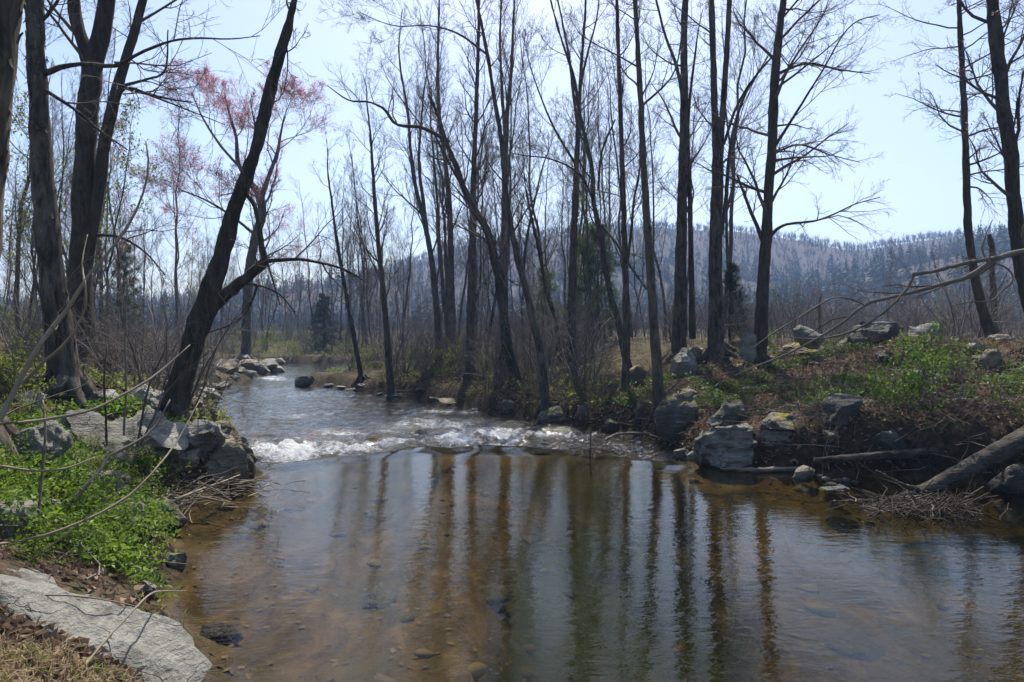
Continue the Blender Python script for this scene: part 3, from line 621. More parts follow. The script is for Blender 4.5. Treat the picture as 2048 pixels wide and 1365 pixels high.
build_tree(T, 'pale barked straight trunk closest to the water on the boulder bank', 16, [(1320, 815, 33), (1314, 740, 28), (1308, 650, 24), (1299, 513, 21), (1291, 400, 19), (1286, 308, 17), (1281, 200, 15), (1276, 110, 13), (1270, 0, 12), (1264, -100, 10)], limbs=[[(1286, 210, 6), (1320, 180, 5), (1350, 140, 4, .5), (1365, 60, 3, .8)]], ext=5, crown=(13, 6, 5, 3), cr=(.45, 1), blen=(2, 1.6), ws=0.88, seed=18, bark='bark_pale')
build_tree(T, 'thick straight trunk with a thinner trunk tight against it', 22, [(1358, 672, 34), (1360, 600, 29), (1362, 500, 26), (1364, 410, 23), (1367, 300, 20), (1368, 205, 18), (1371, 0, 14)], stems=[([(1385, 678, 17), (1384, 600, 14), (1381, 461, 12), (1379, 360, 11), (1376, 250, 8), (1385, 150, 6)], 2), ([(1368, 200, 9), (1352, 130, 8), (1330, 70, 6, .5), (1312, 0, 5, .8)], 2)], ext=5, crown=(11, 6, 5, 3), cr=(.3, 1), blen=(2.6, 1.5), seed=19)
build_tree(T, 'double trunked grey tree rising behind the juniper', 21, [(1431, 672, 38), (1431, 600, 32), (1432, 461, 29), (1434, 380, 28), (1436, 310, 26), (1430, 230, 16), (1427, 154, 14), (1425, 70, 13), (1423, -10, 12)], stems=[([(1438, 330, 18), (1445, 230, 15), (1452, 128, 13), (1459, 0, 12), (1464, -100, 9)], 5), ([(1443, 470, 9), (1452, 400, 10), (1456, 340, 9), (1470, 250, 8, .5), (1490, 190, 6, .8), (1520, 140, 4, 1)], 1), ([(1447, 290, 7), (1480, 200, 6, -.6), (1530, 130, 5, -1), (1570, 90, 3, -1.2)], .6)], ext=5, crown=(11, 6, 5, 3), cr=(.35, 1), blen=(2.6, 1.6), seed=20)
build_tree(T, 'dark straight trunk holding wide sweeping side branches over the grassy bank', 19, [(1517, 712, 36), (1522, 640, 31), (1527, 560, 27), (1532, 480, 25), (1538, 380, 22), (1544, 290, 21), (1547, 205, 21), (1551, 140, 20), (1557, 80, 17), (1567, 0, 15), (1578, -90, 12)],
           limbs=[[(1526, 487, 10), (1515, 455, 9), (1502, 425, 8), (1485, 380, 6), (1474, 350, 5)], [(1540, 475, 8), (1550, 462, 8), (1568, 451, 7), (1600, 446, 6), (1635, 441, 5), (1670, 428, 4), (1707, 410, 3), (1760, 395, 2)], [(1545, 300, 8), (1590, 230, 6, -.4), (1640, 150, 4, -.8), (1720, 40, 3, -1), (1760, 30, 2, -1)], [(1552, 150, 8), (1600, 130, 6), (1680, 140, 4, .6), (1740, 148, 2, 1)], [(1542, 310, 6), (1600, 290, 5, .4), (1660, 310, 3, .6), (1720, 325, 2, .8)]],
           ext=5, crown=(20, 6, 5, 3), cr=(.25, 1), blen=(3.0, 2.2), bang=(50, 80), up=.03, seed=21, bark='bark_dark')
build_tree(T, 'slender ivy twined trunk with swept foot on the stony bank top', 19, [(1984, 676, 30), (1972, 640, 24), (1962, 610, 21), (1953, 570, 19), (1946, 530, 18), (1939, 480, 17), (1934, 400, 16), (1932, 330, 15), (1928, 205, 13), (1922, 100, 12), (1918, -5, 10), (1914, -100, 8)], ext=4, crown=(26, 6, 4, 2), cr=(.3, 1), blen=(2.3, 2.0), bang=(60, 88), up=.02, seed=22, bark='bark_dark')
build_tree(T, 'dark wavy trunk wrapped in vines by the fallen limb', 15, [(2085, 680, 42), (2062, 600, 36), (2045, 540, 31), (2034, 470, 29), (2028, 400, 30), (2022, 320, 31), (2014, 260, 29), (2005, 205, 27), (1999, 150, 27), (1993, 90, 26), (1987, 30, 25), (1984, -20, 24), (1982, -120, 20)], ext=5, crown=(16, 6, 5, 2), cr=(.25, 1), blen=(2.0, 2.0), seed=23, bark='bark_dark', rough=.22, extra=blossoms(160, .05))
build_tree('broken_tree', 'short broken topped stub trunk next to the ivy twined slender one', 22, [(1988, 668, 15), (1987, 600, 14), (1984, 540, 13), (1983, 490, 12), (1978, 470, 10)], ext=0, crown=(5, 3, 2, 0), cr=(.5, 1), blen=(.6, .4), seed=24, cat='dead tree')
build_tree('wooden_stump', 'weathered grey snag stump poking up among the bank boulders', 24, [(1640, 668, 9), (1640, 630, 8), (1639, 608, 7), (1641, 593, 6)], ext=0, crown=(0, 0, 0, 0), seed=25, cat='stump', bark='stick', flare=1.0)
# ------------------------------------------------------------------ rocks
def ico(n):
    import bmesh
    bm = bmesh.new(); bmesh.ops.create_icosphere(bm, subdivisions=n, radius=1)
    v = np.array([p.co[:] for p in bm.verts]); f = np.array([[q.index for q in k.verts] for k in bm.faces]); bm.free(); return nrm(v), f
ICO = {n: ico(n) for n in (2, 3, 4, 5)}
def rock_shape(seed, dims, n=4, cuts=9, rough=.10, flat=.0):
    r = np.random.default_rng(seed); v, f = ICO[n]; v = v.copy() * (1 + .18 * fbm(v * 1.1, 3, seed)[:, None])
    for k in range(cuts):
        dn = nrm(r.normal(size=3)); lim = r.uniform(.50, .86); e = v @ dn; over = np.maximum(e - lim, 0); v = v - dn * (over * .97)[:, None]
    v = v * (1 + rough * 1.35 * fbm(v * 2.3, 4, seed + 5)[:, None] + rough * .8 * (1 - np.abs(fbm(v * 4.6, 3, seed + 9)))[:, None])
    st = np.sin(v[:, 2] * 9 + 2 * fbm(v * 1.2, 2, seed)) * .02; v[:, :2] *= (1 + st)[:, None]
    v = v - (v.max(0) + v.min(0)) / 2; v = v / (v.max(0) - v.min(0)) * np.asarray(dims); return v, f
ROCKS = []
def offrock(x, y, k=.8):
    ok = np.ones(len(x), bool)
    for a, b, c in ROCKS: ok &= np.hypot(x - a, y - b) > c * k
    return ok
def rock(label, x, y, z, dims, rot=0.0, tilt=(0, 0), m='rock', n=4, seed=0, cuts=9, rough=.10, name='boulder', cat='boulder', group=None):
    """z is the height of its underside"""
    v, f = rock_shape(seed, dims, n, cuts, rough)
    R = np.array((Matrix.Rotation(rot, 3, 'Z') @ Matrix.Rotation(tilt[0], 3, 'X') @ Matrix.Rotation(tilt[1], 3, 'Y')))
    v = v @ R.T; v[:, 2] += z - v[:, 2].min()
    ROCKS.append((x, y, max(dims[0], dims[1]) * .5))
    o = MB().add(v, f).obj(name, M[m], None); o.location = (x, y, 0)
    o.data.set_sharp_from_angle(angle=rad(38)) if n >= 4 else None
    return tag(o, label, cat, group)
def prock(label, x0, y0, x1, y1, m='rock', deep=.8, seed=0, sink=.25, Y=None, **kw):
    """a rock seen in the photo box x0,y0-x1,y1, standing on the land where the bottom of that box meets it"""
    xc = (x0 + x1) / 2
    if Y is None: _, Y, gz = hit(xc, y1)
    w = (x1 - x0) / F * Y; h = (y1 - y0) / F * Y; dp = w * deep
    xx = (xc - 1024) / F * (Y + dp * .35); zb = EYE + (HOR - y1) / F * Y
    return rock(label, xx, Y + dp * .35, zb - h * sink, (w * 1.04, dp, h * (1 + sink)), m=m, seed=seed, **kw)

# the right-hand bank
prock('large blue grey cracked boulder at the water edge near the pale log', 1384, 850, 1532, 938, 'rock', .8, 101, n=5, cuts=7, rough=.15)
prock('low grey boulder tucked behind the large blue grey one', 1505, 852, 1592, 896, 'rock', .7, 102)
prock('flat grey stone lying in dry leaves above the bare log', 1622, 856, 1692, 884, 'rock_brown', .9, 103)
prock('tall dark boulder under the foot of the pale barked tree', 1310, 786, 1396, 882, 'rock_moss', .7, 104, cuts=11)
prock('boulder with bright yellow moss cap left of its mossy twin', 1414, 800, 1492, 856, 'rock_moss', .8, 105)
prock('wide boulder with golden moss cap above the large grey boulder', 1526, 830, 1630, 868, 'rock_moss', .7, 106)
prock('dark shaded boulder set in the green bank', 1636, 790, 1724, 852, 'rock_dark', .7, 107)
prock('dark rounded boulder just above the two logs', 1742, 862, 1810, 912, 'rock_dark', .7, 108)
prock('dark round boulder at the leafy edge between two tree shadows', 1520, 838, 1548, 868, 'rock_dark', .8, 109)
prock('long dark boulder on the crest of the bank', 1704, 642, 1812, 682, 'rock_dark', .7, 110, Y=18.0)
prock('pale sunlit wedge boulder on the crest of the bank', 1812, 646, 1898, 688, 'rock_pale', .8, 111, Y=17.6)
prock('grey boulder beside the snag stump on the crest', 1588, 650, 1650, 690, 'rock', .8, 112, Y=18.3)
prock('upright grey stone slab beside the dark sweeping branch tree', 1478, 664, 1512, 714, 'rock', .5, 113, Y=18.0)
prock('angular pale block below the double trunked tree', 1340, 696, 1392, 756, 'rock_pale', .8, 114)
prock('pale leaning stone next to the angular pale block', 1368, 694, 1412, 722, 'rock_brown', .8, 115)
prock('yellow mossy rock below the dark trunk on the bank', 1246, 730, 1300, 772, 'rock_moss', .7, 116)
prock('mossy flat rock half way up the bank below the crest', 1560, 684, 1650, 716, 'rock_moss', .8, 117)
prock('upright fawn boulder in the grass near the slender ivy twined tree', 1955, 698, 2002, 740, 'rock_brown', .8, 118)
prock('rounded pale boulder in the grass beside the fawn one', 1926, 686, 1972, 710, 'rock_pale', .8, 119)
prock('small dark boulder in the middle of the green bank', 1752, 702, 1790, 730, 'rock_dark', .8, 120)
prock('grey flat stone under the fallen limb', 1674, 676, 1722, 700, 'rock', .8, 121)
prock('low grey rock by the crest with a mossy foot', 1976, 668, 2030, 692, 'rock_brown', .8, 122, Y=17)
prock('brown pointed stone standing in the shallows against the bare log', 1584, 934, 1630, 962, 'rock_brown', .8, 123)
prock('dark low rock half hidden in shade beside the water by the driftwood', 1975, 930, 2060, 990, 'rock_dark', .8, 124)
prock('grey stone at the water edge by the riffle', 1348, 896, 1390, 926, 'rock', .8, 125)
for k, (a, b, c, e) in enumerate(((1644, 955, 1664, 967), (1664, 958, 1684, 969), (1682, 956, 1700, 968), (1652, 966, 1674, 974), (1632, 950, 1646, 960), (1702, 962, 1716, 970), (1672, 970, 1690, 977))):
    prock('small rounded cobble in the shallows below the two logs', a, b, c, e, ('rock_pale', 'rock_brown')[k % 2], .8, 130 + k, n=3, name='cobble', cat='stone', group='cobbles in the shallows below the logs', cuts=4)
prock('flat pale stone awash in the shallow brown water', 1640, 976, 1698, 986, 'rock_pale', .7, 139, name='flat_stone', cat='stone')
for k, (a, b, c, e) in enumerate(((598, 753, 640, 775), (640, 762, 662, 776), (668, 768, 684, 778), (690, 772, 724, 783), (716, 764, 734, 776), (752, 784, 770, 791), (776, 780, 822, 796), (820, 770, 842, 784), (852, 790, 870, 802), (872, 796, 936, 812), (938, 812, 962, 824), (1004, 800, 1034, 828), (1084, 812, 1150, 852), (1164, 806, 1186, 830), (1200, 842, 1236, 866), (1264, 800, 1300, 836))):
    lab = 'dark round boulder at the tip of the gravel spit' if k == 0 else 'mossy rock along the foot of the shaded bank' if k > 10 else ('grey', 'brown', 'pale', 'dark')[k % 4] + ' rock at the water edge of the gravel spit'
    dx_, dy_ = ((37 * k) % 13 - 6) * 1.5, ((e - b) * .45 if 0 < k < 11 else 0); prock(lab, a + dx_, b + dy_, c + dx_ + (k % 3) * 6, e, ('rock_dark' if k == 0 else ('rock', 'rock_brown', 'rock_pale', 'rock_dark')[k % 4]) if k < 11 else 'rock_green', .9, 150 + k, n=4, cuts=13, tilt=(0, .1 * ((k % 5) - 2)), group=None if k == 0 else ('rocks at the foot of the shaded bank' if k > 10 else 'rocks along the gravel spit'))
r = np.random.default_rng(91)
for k in range(48):
    while True:
        x_, y_ = r.uniform(.5, 13), r.uniform(9, 20); hh_, dd_, ss_, _, _ = land(np.array([x_]), np.array([y_]), True)
        if .3 < dd_[0] < 8.2 and offrock(np.array([x_]), np.array([y_]), 1.0)[0]: break
    w_ = .12 + .38 * r.random() ** 2; up_ = dd_[0] > 5; mm_ = ('rock_brown', 'rock_moss', 'rock_dark', 'rock', 'rock_green')[k % 5]
    rock(('brown', 'yellow mossy', 'dark', 'grey', 'green mossed')[k % 5] + (' half buried stone up near the crest of the bank' if up_ else ' half buried stone low on the bank slope'), x_, y_, hh_[0] - w_ * .3, (w_ * r.uniform(.9, 1.6), w_, w_ * r.uniform(.5, .85)), rot=r.uniform(0, 3), tilt=(r.normal() * .2, r.normal() * .2), m=mm_, n=3, seed=700 + k, cuts=11, rough=.14, name='half_buried_stone', cat='stone', group='half buried stones on the bank')
# wet stones that break the riffle
for k, (px, py, w, lab) in enumerate(((955, 868, 44, 'black wet stone breaking the surface in the middle of the white riffle'), (840, 862, 40, 'wet dark stone under the thin white tongue of the riffle'), (640, 940, 50, 'dark submerged rock at the lip just below the left white water'), (1085, 878, 34, 'small wet rock near the mossy bank end of the riffle'))):
    x_, y_ = onz(px, py, -.2); rock(lab, x_, y_, -.62 if k != 2 else -.5, (w / F * y_, .6, .46), m='rock_wet', seed=180 + k, name='wet_stone', cat='stone')

# the left-hand bank
rock('great pale sparkling boulder beside the leaf litter at the camera', -2.66, 4.04, -.28, (2.5, 1.2, 1.14), rot=rad(-33), tilt=(rad(4), rad(10)), m='rock_fore', n=5, seed=31, cuts=8, rough=.09)
rock('grey slab continuing the great pale boulder at the frame edge', -3.35, 4.25, .0, (1.5, .9, .82), rot=rad(-18), m='rock_fore', seed=36, cuts=9, rough=.06)
LB = [(0, 850, 130, 960, 'rock', 'grey broad ledge nearly swallowed by the leaves at the frame edge', 1.0), (330, 905, 400, 950, 'rock_brown', 'tan cracked rock under the flat topped one', .9), (60, 1000, 130, 1050, 'rock', 'grey stone in the leaves beside the stone post', .9), (245, 770, 330, 826, 'rock_pale', 'pale jagged rock heaped behind the long ledge', .9), (150, 940, 250, 1000, 'rock_brown', 'weathered tan slab below the rough outcrop', .9), (420, 855, 470, 890, 'rock_brown', 'brown wedge rock by the low green tussock rock', .9),
      (92, 822, 262, 952, 'rock', 'rough grey outcrop rising out of the green leaves', 1.0), (196, 818, 380, 932, 'rock_pale', 'long pale ledge rock below the leaning tree', 1.0), (316, 850, 446, 932, 'rock', 'flat topped grey rock at the foot of the leaning tree', .9),
      (380, 876, 512, 970, 'rock_brown', 'brown rounded boulder beside the white water', .8), (446, 876, 514, 958, 'rock_green', 'moss capped rock touching the white water', .8), (290, 1004, 386, 1066, 'rock_green', 'layered mossy ledge at the still pool edge', .9),
      (300, 980, 346, 1004, 'rock_brown', 'flat tan stone among the driftwood twigs', .9), (440, 958, 486, 976, 'rock_brown', 'thin flat stone reaching into the pool', .9), (112, 762, 172, 808, 'rock', 'grey wedge stone against the scaly trunk', .7), (160, 782, 214, 818, 'rock_dark', 'shaded dark slab below the scaly trunk', .8),
      (56, 750, 106, 784, 'rock', 'grey flat stone beside the scaly trunk', .8), (20, 780, 90, 830, 'rock_pale', 'pale stone among the leaves below the scaly trunk', .8), (-10, 892, 74, 930, 'rock', 'grey banded stone near the frame edge', .8), (225, 1010, 292, 1046, 'rock', 'low grey stone poking through green leaves', .9),
      (176, 782, 240, 812, 'rock_pale', 'pale stone to the side of the dark slab', .8), (372, 796, 420, 850, 'rock_brown', 'orange lichened rock beside the leaning trunk', .8), (404, 816, 436, 850, 'rock_green', 'round mossy rock on the upstream waterline', .8), (392, 846, 466, 880, 'rock_green', 'low green tussock rock by the riffle', .8),
      (165, 684, 215, 726, 'rock_pale', 'pale rock far behind the forked tree', .8), (188, 600, 232, 640, 'rock_pale', 'pale rock face on the slope behind the forked tree', .8), (330, 1108, 374, 1144, 'rock_green', 'small mossy hummock at the pool edge', .9), (276, 1164, 318, 1204, 'rock', 'pale stone at the pool edge behind the great boulder', .9), (238, 1040, 300, 1075, 'rock_dark', 'dark stone under the leafy cover by the mossy ledge', .8)]
for k, (a, b, c, e, m, lab, dp) in enumerate(LB):
    prock(lab, a, b, c, e, m, dp, 200 + k, n=5 if k < 6 else 4, cuts=11 if k % 2 else 8, rough=.17 if k < 9 else .12, tilt=(.08, -.06 * (k % 3)))
r = np.random.default_rng(77); k = 0
for (px, py, w) in ((392, 806, 36), (420, 796, 40), (404, 776, 44), (436, 782, 34), (424, 758, 48), (452, 770, 30), (446, 744, 46), (470, 760, 34), (476, 745, 38), (496, 752, 30), (500, 738, 34), (522, 748, 36), (534, 738, 38), (556, 744, 32), (552, 733, 36), (410, 738, 50), (384, 752, 44), (376, 776, 40), (456, 728, 34), (486, 730, 30)):
    w *= r.uniform(.6, 1.5); h_ = w * r.uniform(.28, .6); prock(('grey', 'pale', 'brown', 'dull grey')[k % 4] + ' block in the rubble of rocks lining the upstream bank', px - w / 2, py - h_, px + w / 2, py + 2, ('rock', 'rock_pale', 'rock_brown', 'rock')[k % 4], r.uniform(.6, 1.1), 240 + k, n=4, cuts=13, rot=r.uniform(-.6, .6), tilt=(r.normal() * .15, r.normal() * .2), group='rubble rocks on the upstream bank'); k += 1
for k in range(14):
    px = 560 + k * 10.5 + r.uniform(-3, 3); w = r.uniform(10, 20); prock('small rock on the far bank at the bend', px - w / 2, 727 - w * r.uniform(.4, .8), px + w / 2, 729, ('rock', 'rock_dark', 'rock_pale')[k % 3], .9, 270 + k, n=2, group='rocks on the far bank at the bend', Y=57)
def post():
    v = []; b = .11; x, y = -3.74, 5.0; zb, zt = ground(x, y) - .1, EYE + (HOR - 1005) / F * y
    v, f = ICO[4]; v = np.sign(v) * np.abs(v) ** .35; v = v / np.abs(v).max(0); v = v * (1 + .05 * fbm(v * 2, 3, 8)[:, None]); v = v * np.array((.19, .17, (zt - zb) / 2)) + np.array((0, 0, (zt + zb) / 2))
    o = MB().add(v, f).obj('stone_post', M['rock'], None); o.location = (x, y, 0); tag(o, 'squared upright grey stone post cut off by the frame edge', 'stone post')
post()

# ------------------------------------------------------------------ logs, limbs, canes
def limb(name, label, cat, paths, m, S=9, Kn=24, rough=.06, twigs=None, cap=True, seed=0, cm='twig', part='branch'):
    """paths are lists of (px, py, width px, distance); the first is the main piece"""
    r = np.random.default_rng(seed); mbs = []
    P0 = None
    t = None
    for i, pts in enumerate(paths):
        P = np.array([W(a, b, Y) for a, b, w, Y in pts]); R = np.array([w * .40 * Y / F for a, b, w, Y in pts])
        Q, q = resample(P, Kn, R); big = q.max() > .07; Q = Q + r.normal(size=Q.shape) * q[:, None] * (.05 if big else .14); q = q * (1 + (.025 if big else .10) * r.normal(size=len(q)).clip(-1, 1.5))
        if t is None:
            o0 = tuple(Q[0]); t = thing(name, label, cat, o0) if (len(paths) > 1 or twigs) else None
        mb = MB(); tubes(mb, Q, np.maximum(q, .002), S, cap=cap, rough=rough, seed=seed + i)
        o = mb.obj(('stem' if i == 0 else part) if t else name, M[m], t, o0)
        if not t: tag(o, label, cat)
        if twigs:
            mb = MB(); B, rb = grow(r, Q[None], q[None], twigs[0], (.15, 1), (30, 70), twigs[1], 6, .2, .05, .5, .3, .0025); tubes(mb, B, rb, 3)
            B2, r2 = grow(r, B, rb, 4, (.2, 1), (25, 60), .5, 4, .2, .05, .6, .4, .002); tubes(mb, B2, r2, 3); mb.obj('twigs', M[cm], t, o0) if False else tag(mb.obj('twig_spray', M[cm], t, o0), kind='stuff')
    return t
limb('fallen_log', 'thick grey log slanting from the bank down into the driftwood', 'log', [[(2250, 790, 58, 10.1), (2060, 872, 52, 9.7), (2000, 903, 48, 9.6), (1920, 946, 42, 9.5), (1850, 980, 34, 9.4), (1790, 1002, 24, 9.3), (1762, 1010, 12, 9.2)],
      [(1850, 985, 14, 9.3), (1800, 968, 9, 9.2), (1752, 942, 6, 9.1)], [(1800, 1004, 12, 9.25), (1720, 1004, 9, 9.2), (1664, 1003, 6, 9.1)]], 'log', 14, 40, rough=.035, seed=1)
limb('fallen_log', 'long thin grey log lying level along the bank above the bare one', 'log', [[(2010, 890, 26, 10.7), (1930, 898, 25, 10.7), (1850, 906, 23, 10.6), (1760, 912, 21, 10.5), (1690, 917, 19, 10.5), (1630, 922, 14, 10.5)], [(1855, 900, 6, 10.5), (1858, 885, 4, 10.4)]], 'log', 12, 40, rough=.04, seed=2)
limb('fallen_log', 'pale bare pole floating along the water edge under the large boulder', 'log', [[(1782, 932, 15, 10.9), (1700, 935, 15, 10.9), (1600, 938, 14, 10.95), (1520, 940, 12, 11.0), (1440, 938, 9, 11.1)]], 'log_pale', 10, 40, rough=.03, seed=3)
limb('dead_branch', 'dark dead branch lying down the grassy bank into the shade', 'branch', [[(1846, 742, 6, 12.6), (1862, 776, 10, 12.4), (1890, 798, 13, 12.2), (1925, 830, 14, 12.0), (1960, 866, 14, 11.8), (2004, 892, 12, 11.5)], [(1862, 776, 6, 12.4), (1852, 750, 4, 12.5), (1850, 735, 3, 12.6)]], 'stick', 7, seed=4)
limb('fallen_limb', 'long grey forked limb hanging across the bank from the vine wrapped trunk', 'branch',
     [[(2250, 470, 20, 12.6), (2120, 490, 17, 12.4), (2048, 503, 15, 12.2), (2004, 514, 14, 12), (1974, 529, 13, 12), (1938, 554, 12, 12), (1881, 569, 10, 12), (1840, 581, 10, 12), (1779, 596, 9, 12), (1727, 611, 8, 12), (1697, 637, 7, 12), (1650, 668, 6, 12), (1580, 706, 5, 12.2), (1500, 738, 3, 12.6), (1470, 752, 2, 12.9)],
      [(2004, 514, 9, 12), (1974, 519, 10, 11.9), (1943, 524, 10, 11.8), (1902, 534, 10, 11.7), (1862, 544, 9, 11.7), (1825, 549, 10, 11.7)], [(1828, 551, 7, 11.7), (1818, 572, 7, 11.7), (1804, 590, 7, 11.7), (1774, 620, 6, 11.8), (1743, 642, 6, 11.9), (1700, 664, 5, 12), (1640, 678, 4, 12.2), (1574, 675, 2, 12.4)],
      [(1727, 609, 5, 12), (1700, 598, 5, 12), (1676, 595, 4, 12), (1630, 615, 4, 11.9), (1590, 640, 3, 11.9), (1553, 662, 3, 11.8), (1500, 700, 2, 11.8)], [(1974, 522, 5, 12), (2015, 538, 4.5, 11.9), (2027, 556, 4, 11.8), (2004, 582, 4, 11.8), (1984, 600, 3, 11.7), (1940, 605, 2.5, 11.7), (1900, 612, 2, 11.7)],
      [(1990, 526, 6, 12.1), (1960, 548, 6, 12.2), (1920, 560, 5, 12.2), (1870, 580, 4, 12.2), (1822, 598, 3, 12.2)], [(1975, 525, 5, 12), (1965, 500, 4, 12), (1972, 470, 3, 12), (1985, 440, 2, 12)]], 'stick', 8, 30, twigs=(7, .25), seed=5)
limb('drift_branch', 'pale curved driftwood branch stranded at the end of the riffle', 'branch', [[(1210, 880, 7, 13.9), (1232, 870, 8, 14.1), (1262, 867, 7, 14.3), (1300, 868, 5, 14.5)], [(1296, 868, 3, 14.5), (1330, 880, 2, 14)]], 'log_pale', 6, seed=6)
limb('drift_log', 'dark old log lying along the gravel spit', 'log', [[(640, 764, 8, 36), (690, 762, 11, 35), (740, 758, 12, 34.5), (790, 752, 10, 34)]], 'stick', 7, seed=7)
limb('dead_branch', 'thin bare branch angling out of the spit over the far water', 'branch', [[(662, 757, 5, 36.5), (690, 742, 4, 37), (712, 730, 3, 37.5)]], 'stickdark', 5, seed=8)
CN = [('bare_sapling', 'leaning bare grey sapling crossing in front of the scaly trunk', 'sapling', [[(-60, 960, 17, 5.2), (0, 838, 15, 5.3), (31, 778, 14, 5.4), (97, 665, 12, 5.5), (118, 641, 11, 5.6), (169, 564, 9, 5.7), (231, 487, 8, 5.8), (277, 410, 6, 5.9), (297, 333, 5, 6), (292, 282, 3, 6)],
        [(44, 768, 9, 5.4), (97, 716, 9, 5.3), (123, 695, 8, 5.25), (148, 665, 7, 5.2), (165, 632, 6, 5.2), (172, 590, 5, 5.1), (170, 560, 3, 5.1)], [(169, 564, 5, 5.7), (165, 520, 3, 5.9), (175, 470, 2, 6.1)]], 'cane', (4, .2)),
      ('bare_cane', 'long arched pale cane rising across the leafy bank', 'cane', [[(-60, 850, 8, 5), (0, 848, 8, 5), (92, 839, 8, 5.1), (195, 816, 7, 5.3), (231, 798, 7, 5.4), (287, 767, 6, 5.6), (328, 737, 5, 5.8), (380, 690, 3, 6)]], 'cane', None),
      ('bare_cane', 'low sagging brown cane at the frame edge under the arched one', 'cane', [[(-60, 926, 6, 4.8), (0, 932, 6, 4.8), (67, 942, 6, 4.9), (123, 939, 5, 5), (190, 915, 4, 5.2)]], 'cane', None),
      ('bare_cane', 'long grey cane sweeping up from the stone post across the leaves', 'cane', [[(-60, 1096, 7, 4.4), (0, 1088, 7, 4.4), (82, 1073, 7, 4.5), (190, 1032, 6, 4.7), (256, 993, 6, 4.9), (308, 942, 5, 5.1), (349, 890, 4, 5.4), (400, 800, 2, 5.8)]], 'cane', None),
      ('white_stick', 'thin upright white stick standing in the green leaves', 'stick', [[(70, 1096, 7, 5), (74, 1060, 7, 5), (82, 973, 7, 5.1), (90, 839, 6, 5.2), (86, 800, 3, 5.3)]], 'log_pale', None),
      ('dead_branch', 'crooked grey dead branch reaching up through the leaves', 'branch', [[(108, 1076, 9, 5.6), (130, 1030, 13, 5.7), (154, 993, 13, 5.8), (195, 947, 10, 6), (215, 916, 9, 6.2), (272, 885, 7, 6.4), (308, 855, 5, 6.6), (340, 800, 3, 6.8)]], 'stick', (5, .25)),
      ('bare_cane', 'pale bent cane lying over the great boulder towards the pool', 'cane', [[(170, 1330, 6, 3.5), (219, 1272, 6, 3.7), (264, 1224, 6, 3.9), (295, 1193, 5, 4.1), (328, 1183, 4, 4.4), (372, 1182, 2, 4.6)], [(322, 1184, 3, 4.4), (330, 1164, 2, 4.4), (345, 1150, 1.5, 4.4)]], 'cane', None),
      ('bare_cane', 'thin brown cane arching along the top of the great boulder', 'cane', [[(-40, 1210, 5, 3.8), (61, 1193, 5, 3.9), (146, 1192, 4, 4), (219, 1202, 4, 4.1), (272, 1213, 3, 4.3)]], 'cane', None),
      ('dark_stem', 'dark upright stem in front of the pale ledge', 'stem', [[(213, 896, 6, 7.6), (211, 820, 6, 7.6), (208, 757, 5, 7.6), (214, 690, 3, 7.7)]], 'stickdark', (5, .3)),
      ('bare_sapling', 'straight grey whip of a sapling above the pale ledge', 'sapling', [[(248, 872, 6, 8.2), (252, 760, 5, 8.2), (250, 665, 4, 8.3), (256, 560, 3, 8.4)]], 'stick', (6, .3)),
      ('dark_stem', 'dark slanting stem crossing the leaning trunk foot', 'stem', [[(272, 905, 6, 7.4), (284, 840, 6, 7.6), (297, 775, 5, 7.8), (330, 700, 3, 8.0)]], 'stickdark', (6, .35)),
      ('dark_stem', 'dark forked stem beside the slanting one', 'stem', [[(262, 930, 6, 7.2), (305, 840, 5, 7.5), (330, 790, 4, 7.7), (420, 700, 2.5, 8)]], 'stickdark', (6, .35)),
      ('drift_branch', 'long pale driftwood branch over the mossy ledge', 'branch', [[(272, 1050, 7, 7.6), (330, 1012, 7, 8), (390, 984, 6, 8.6), (440, 966, 5, 9.2), (480, 950, 3, 9.8)]], 'cane', (4, .2)),
      ('drift_branch', 'short curved twig dipping into the pool from the leaves', 'branch', [[(285, 1050, 5, 6.8), (300, 1080, 5, 6.7), (318, 1101, 5, 6.6), (350, 1120, 4, 6.6), (376, 1130, 2, 6.7)]], 'cane', None),
      ('dark_stem', 'slim dark twig standing in the white riffle', 'stem', [[(1180, 918, 4, 12.6), (1181, 880, 3, 12.6), (1182, 858, 2, 12.6)]], 'stickdark', None)]
for k, (nm, lab, ct, paths, m, tw) in enumerate(CN): limb(nm, lab, ct, paths, m, 6, 20, .05, tw, seed=40 + k)

# ------------------------------------------------------------------ bare shrubs and the woods behind (one of each kind, then copies)
def proto_tree(label, H, r0, seed, crown, twig='twig_far', bark='bark_far', lean=.05, blen=.28, low=.25, up=.12, name='forest_tree', bang=(25, 55), extra=None):
    r = np.random.default_rng(seed); K = 14; z = np.linspace(0, H, K); dx = np.cumsum(r.normal(size=(K, 2)) * lean * H / K * 1.6, 0); P = np.concatenate([dx - dx[0], z[:, None]], 1); P[0, 2] = -.3
    R = r0 * np.linspace(1, .14, K) * (1 + .25 * np.exp(-z / .2))
    t = thing(name, label, 'tree', (0, 0, 0)); mb = MB(); tubes(mb, P, R, 7, rough=.06, seed=seed)
    MP, MR = resample(P, 24, R); MP, MR = MP[None], MR[None]
    B1, r1 = grow(r, MP, MR, crown[0], (low, .98), bang, (H * blen, H * blen * .3), 7, .13, up, .42, .2, .007); tubes(mb, B1, r1, 4); k1 = mb.obj('trunk', M[bark], t)
    cm = MB(); B2, r2 = grow(r, B1, r1, crown[1], (.2, 1), (25, 55), .5, 5, .15, up, .6, .3, .006); tubes(cm, B2, r2, 3)
    B3, r3 = grow(r, B2, r2, crown[2], (.2, 1), (20, 55), .55, 4, .15, .05, .7, .4, .005); tubes(cm, B3, r3, 3); KIDS[t.name] = [k1, cm.obj('crown', M[twig], t)]
    if extra: extra(t, B3[:, -1], r)
    return t
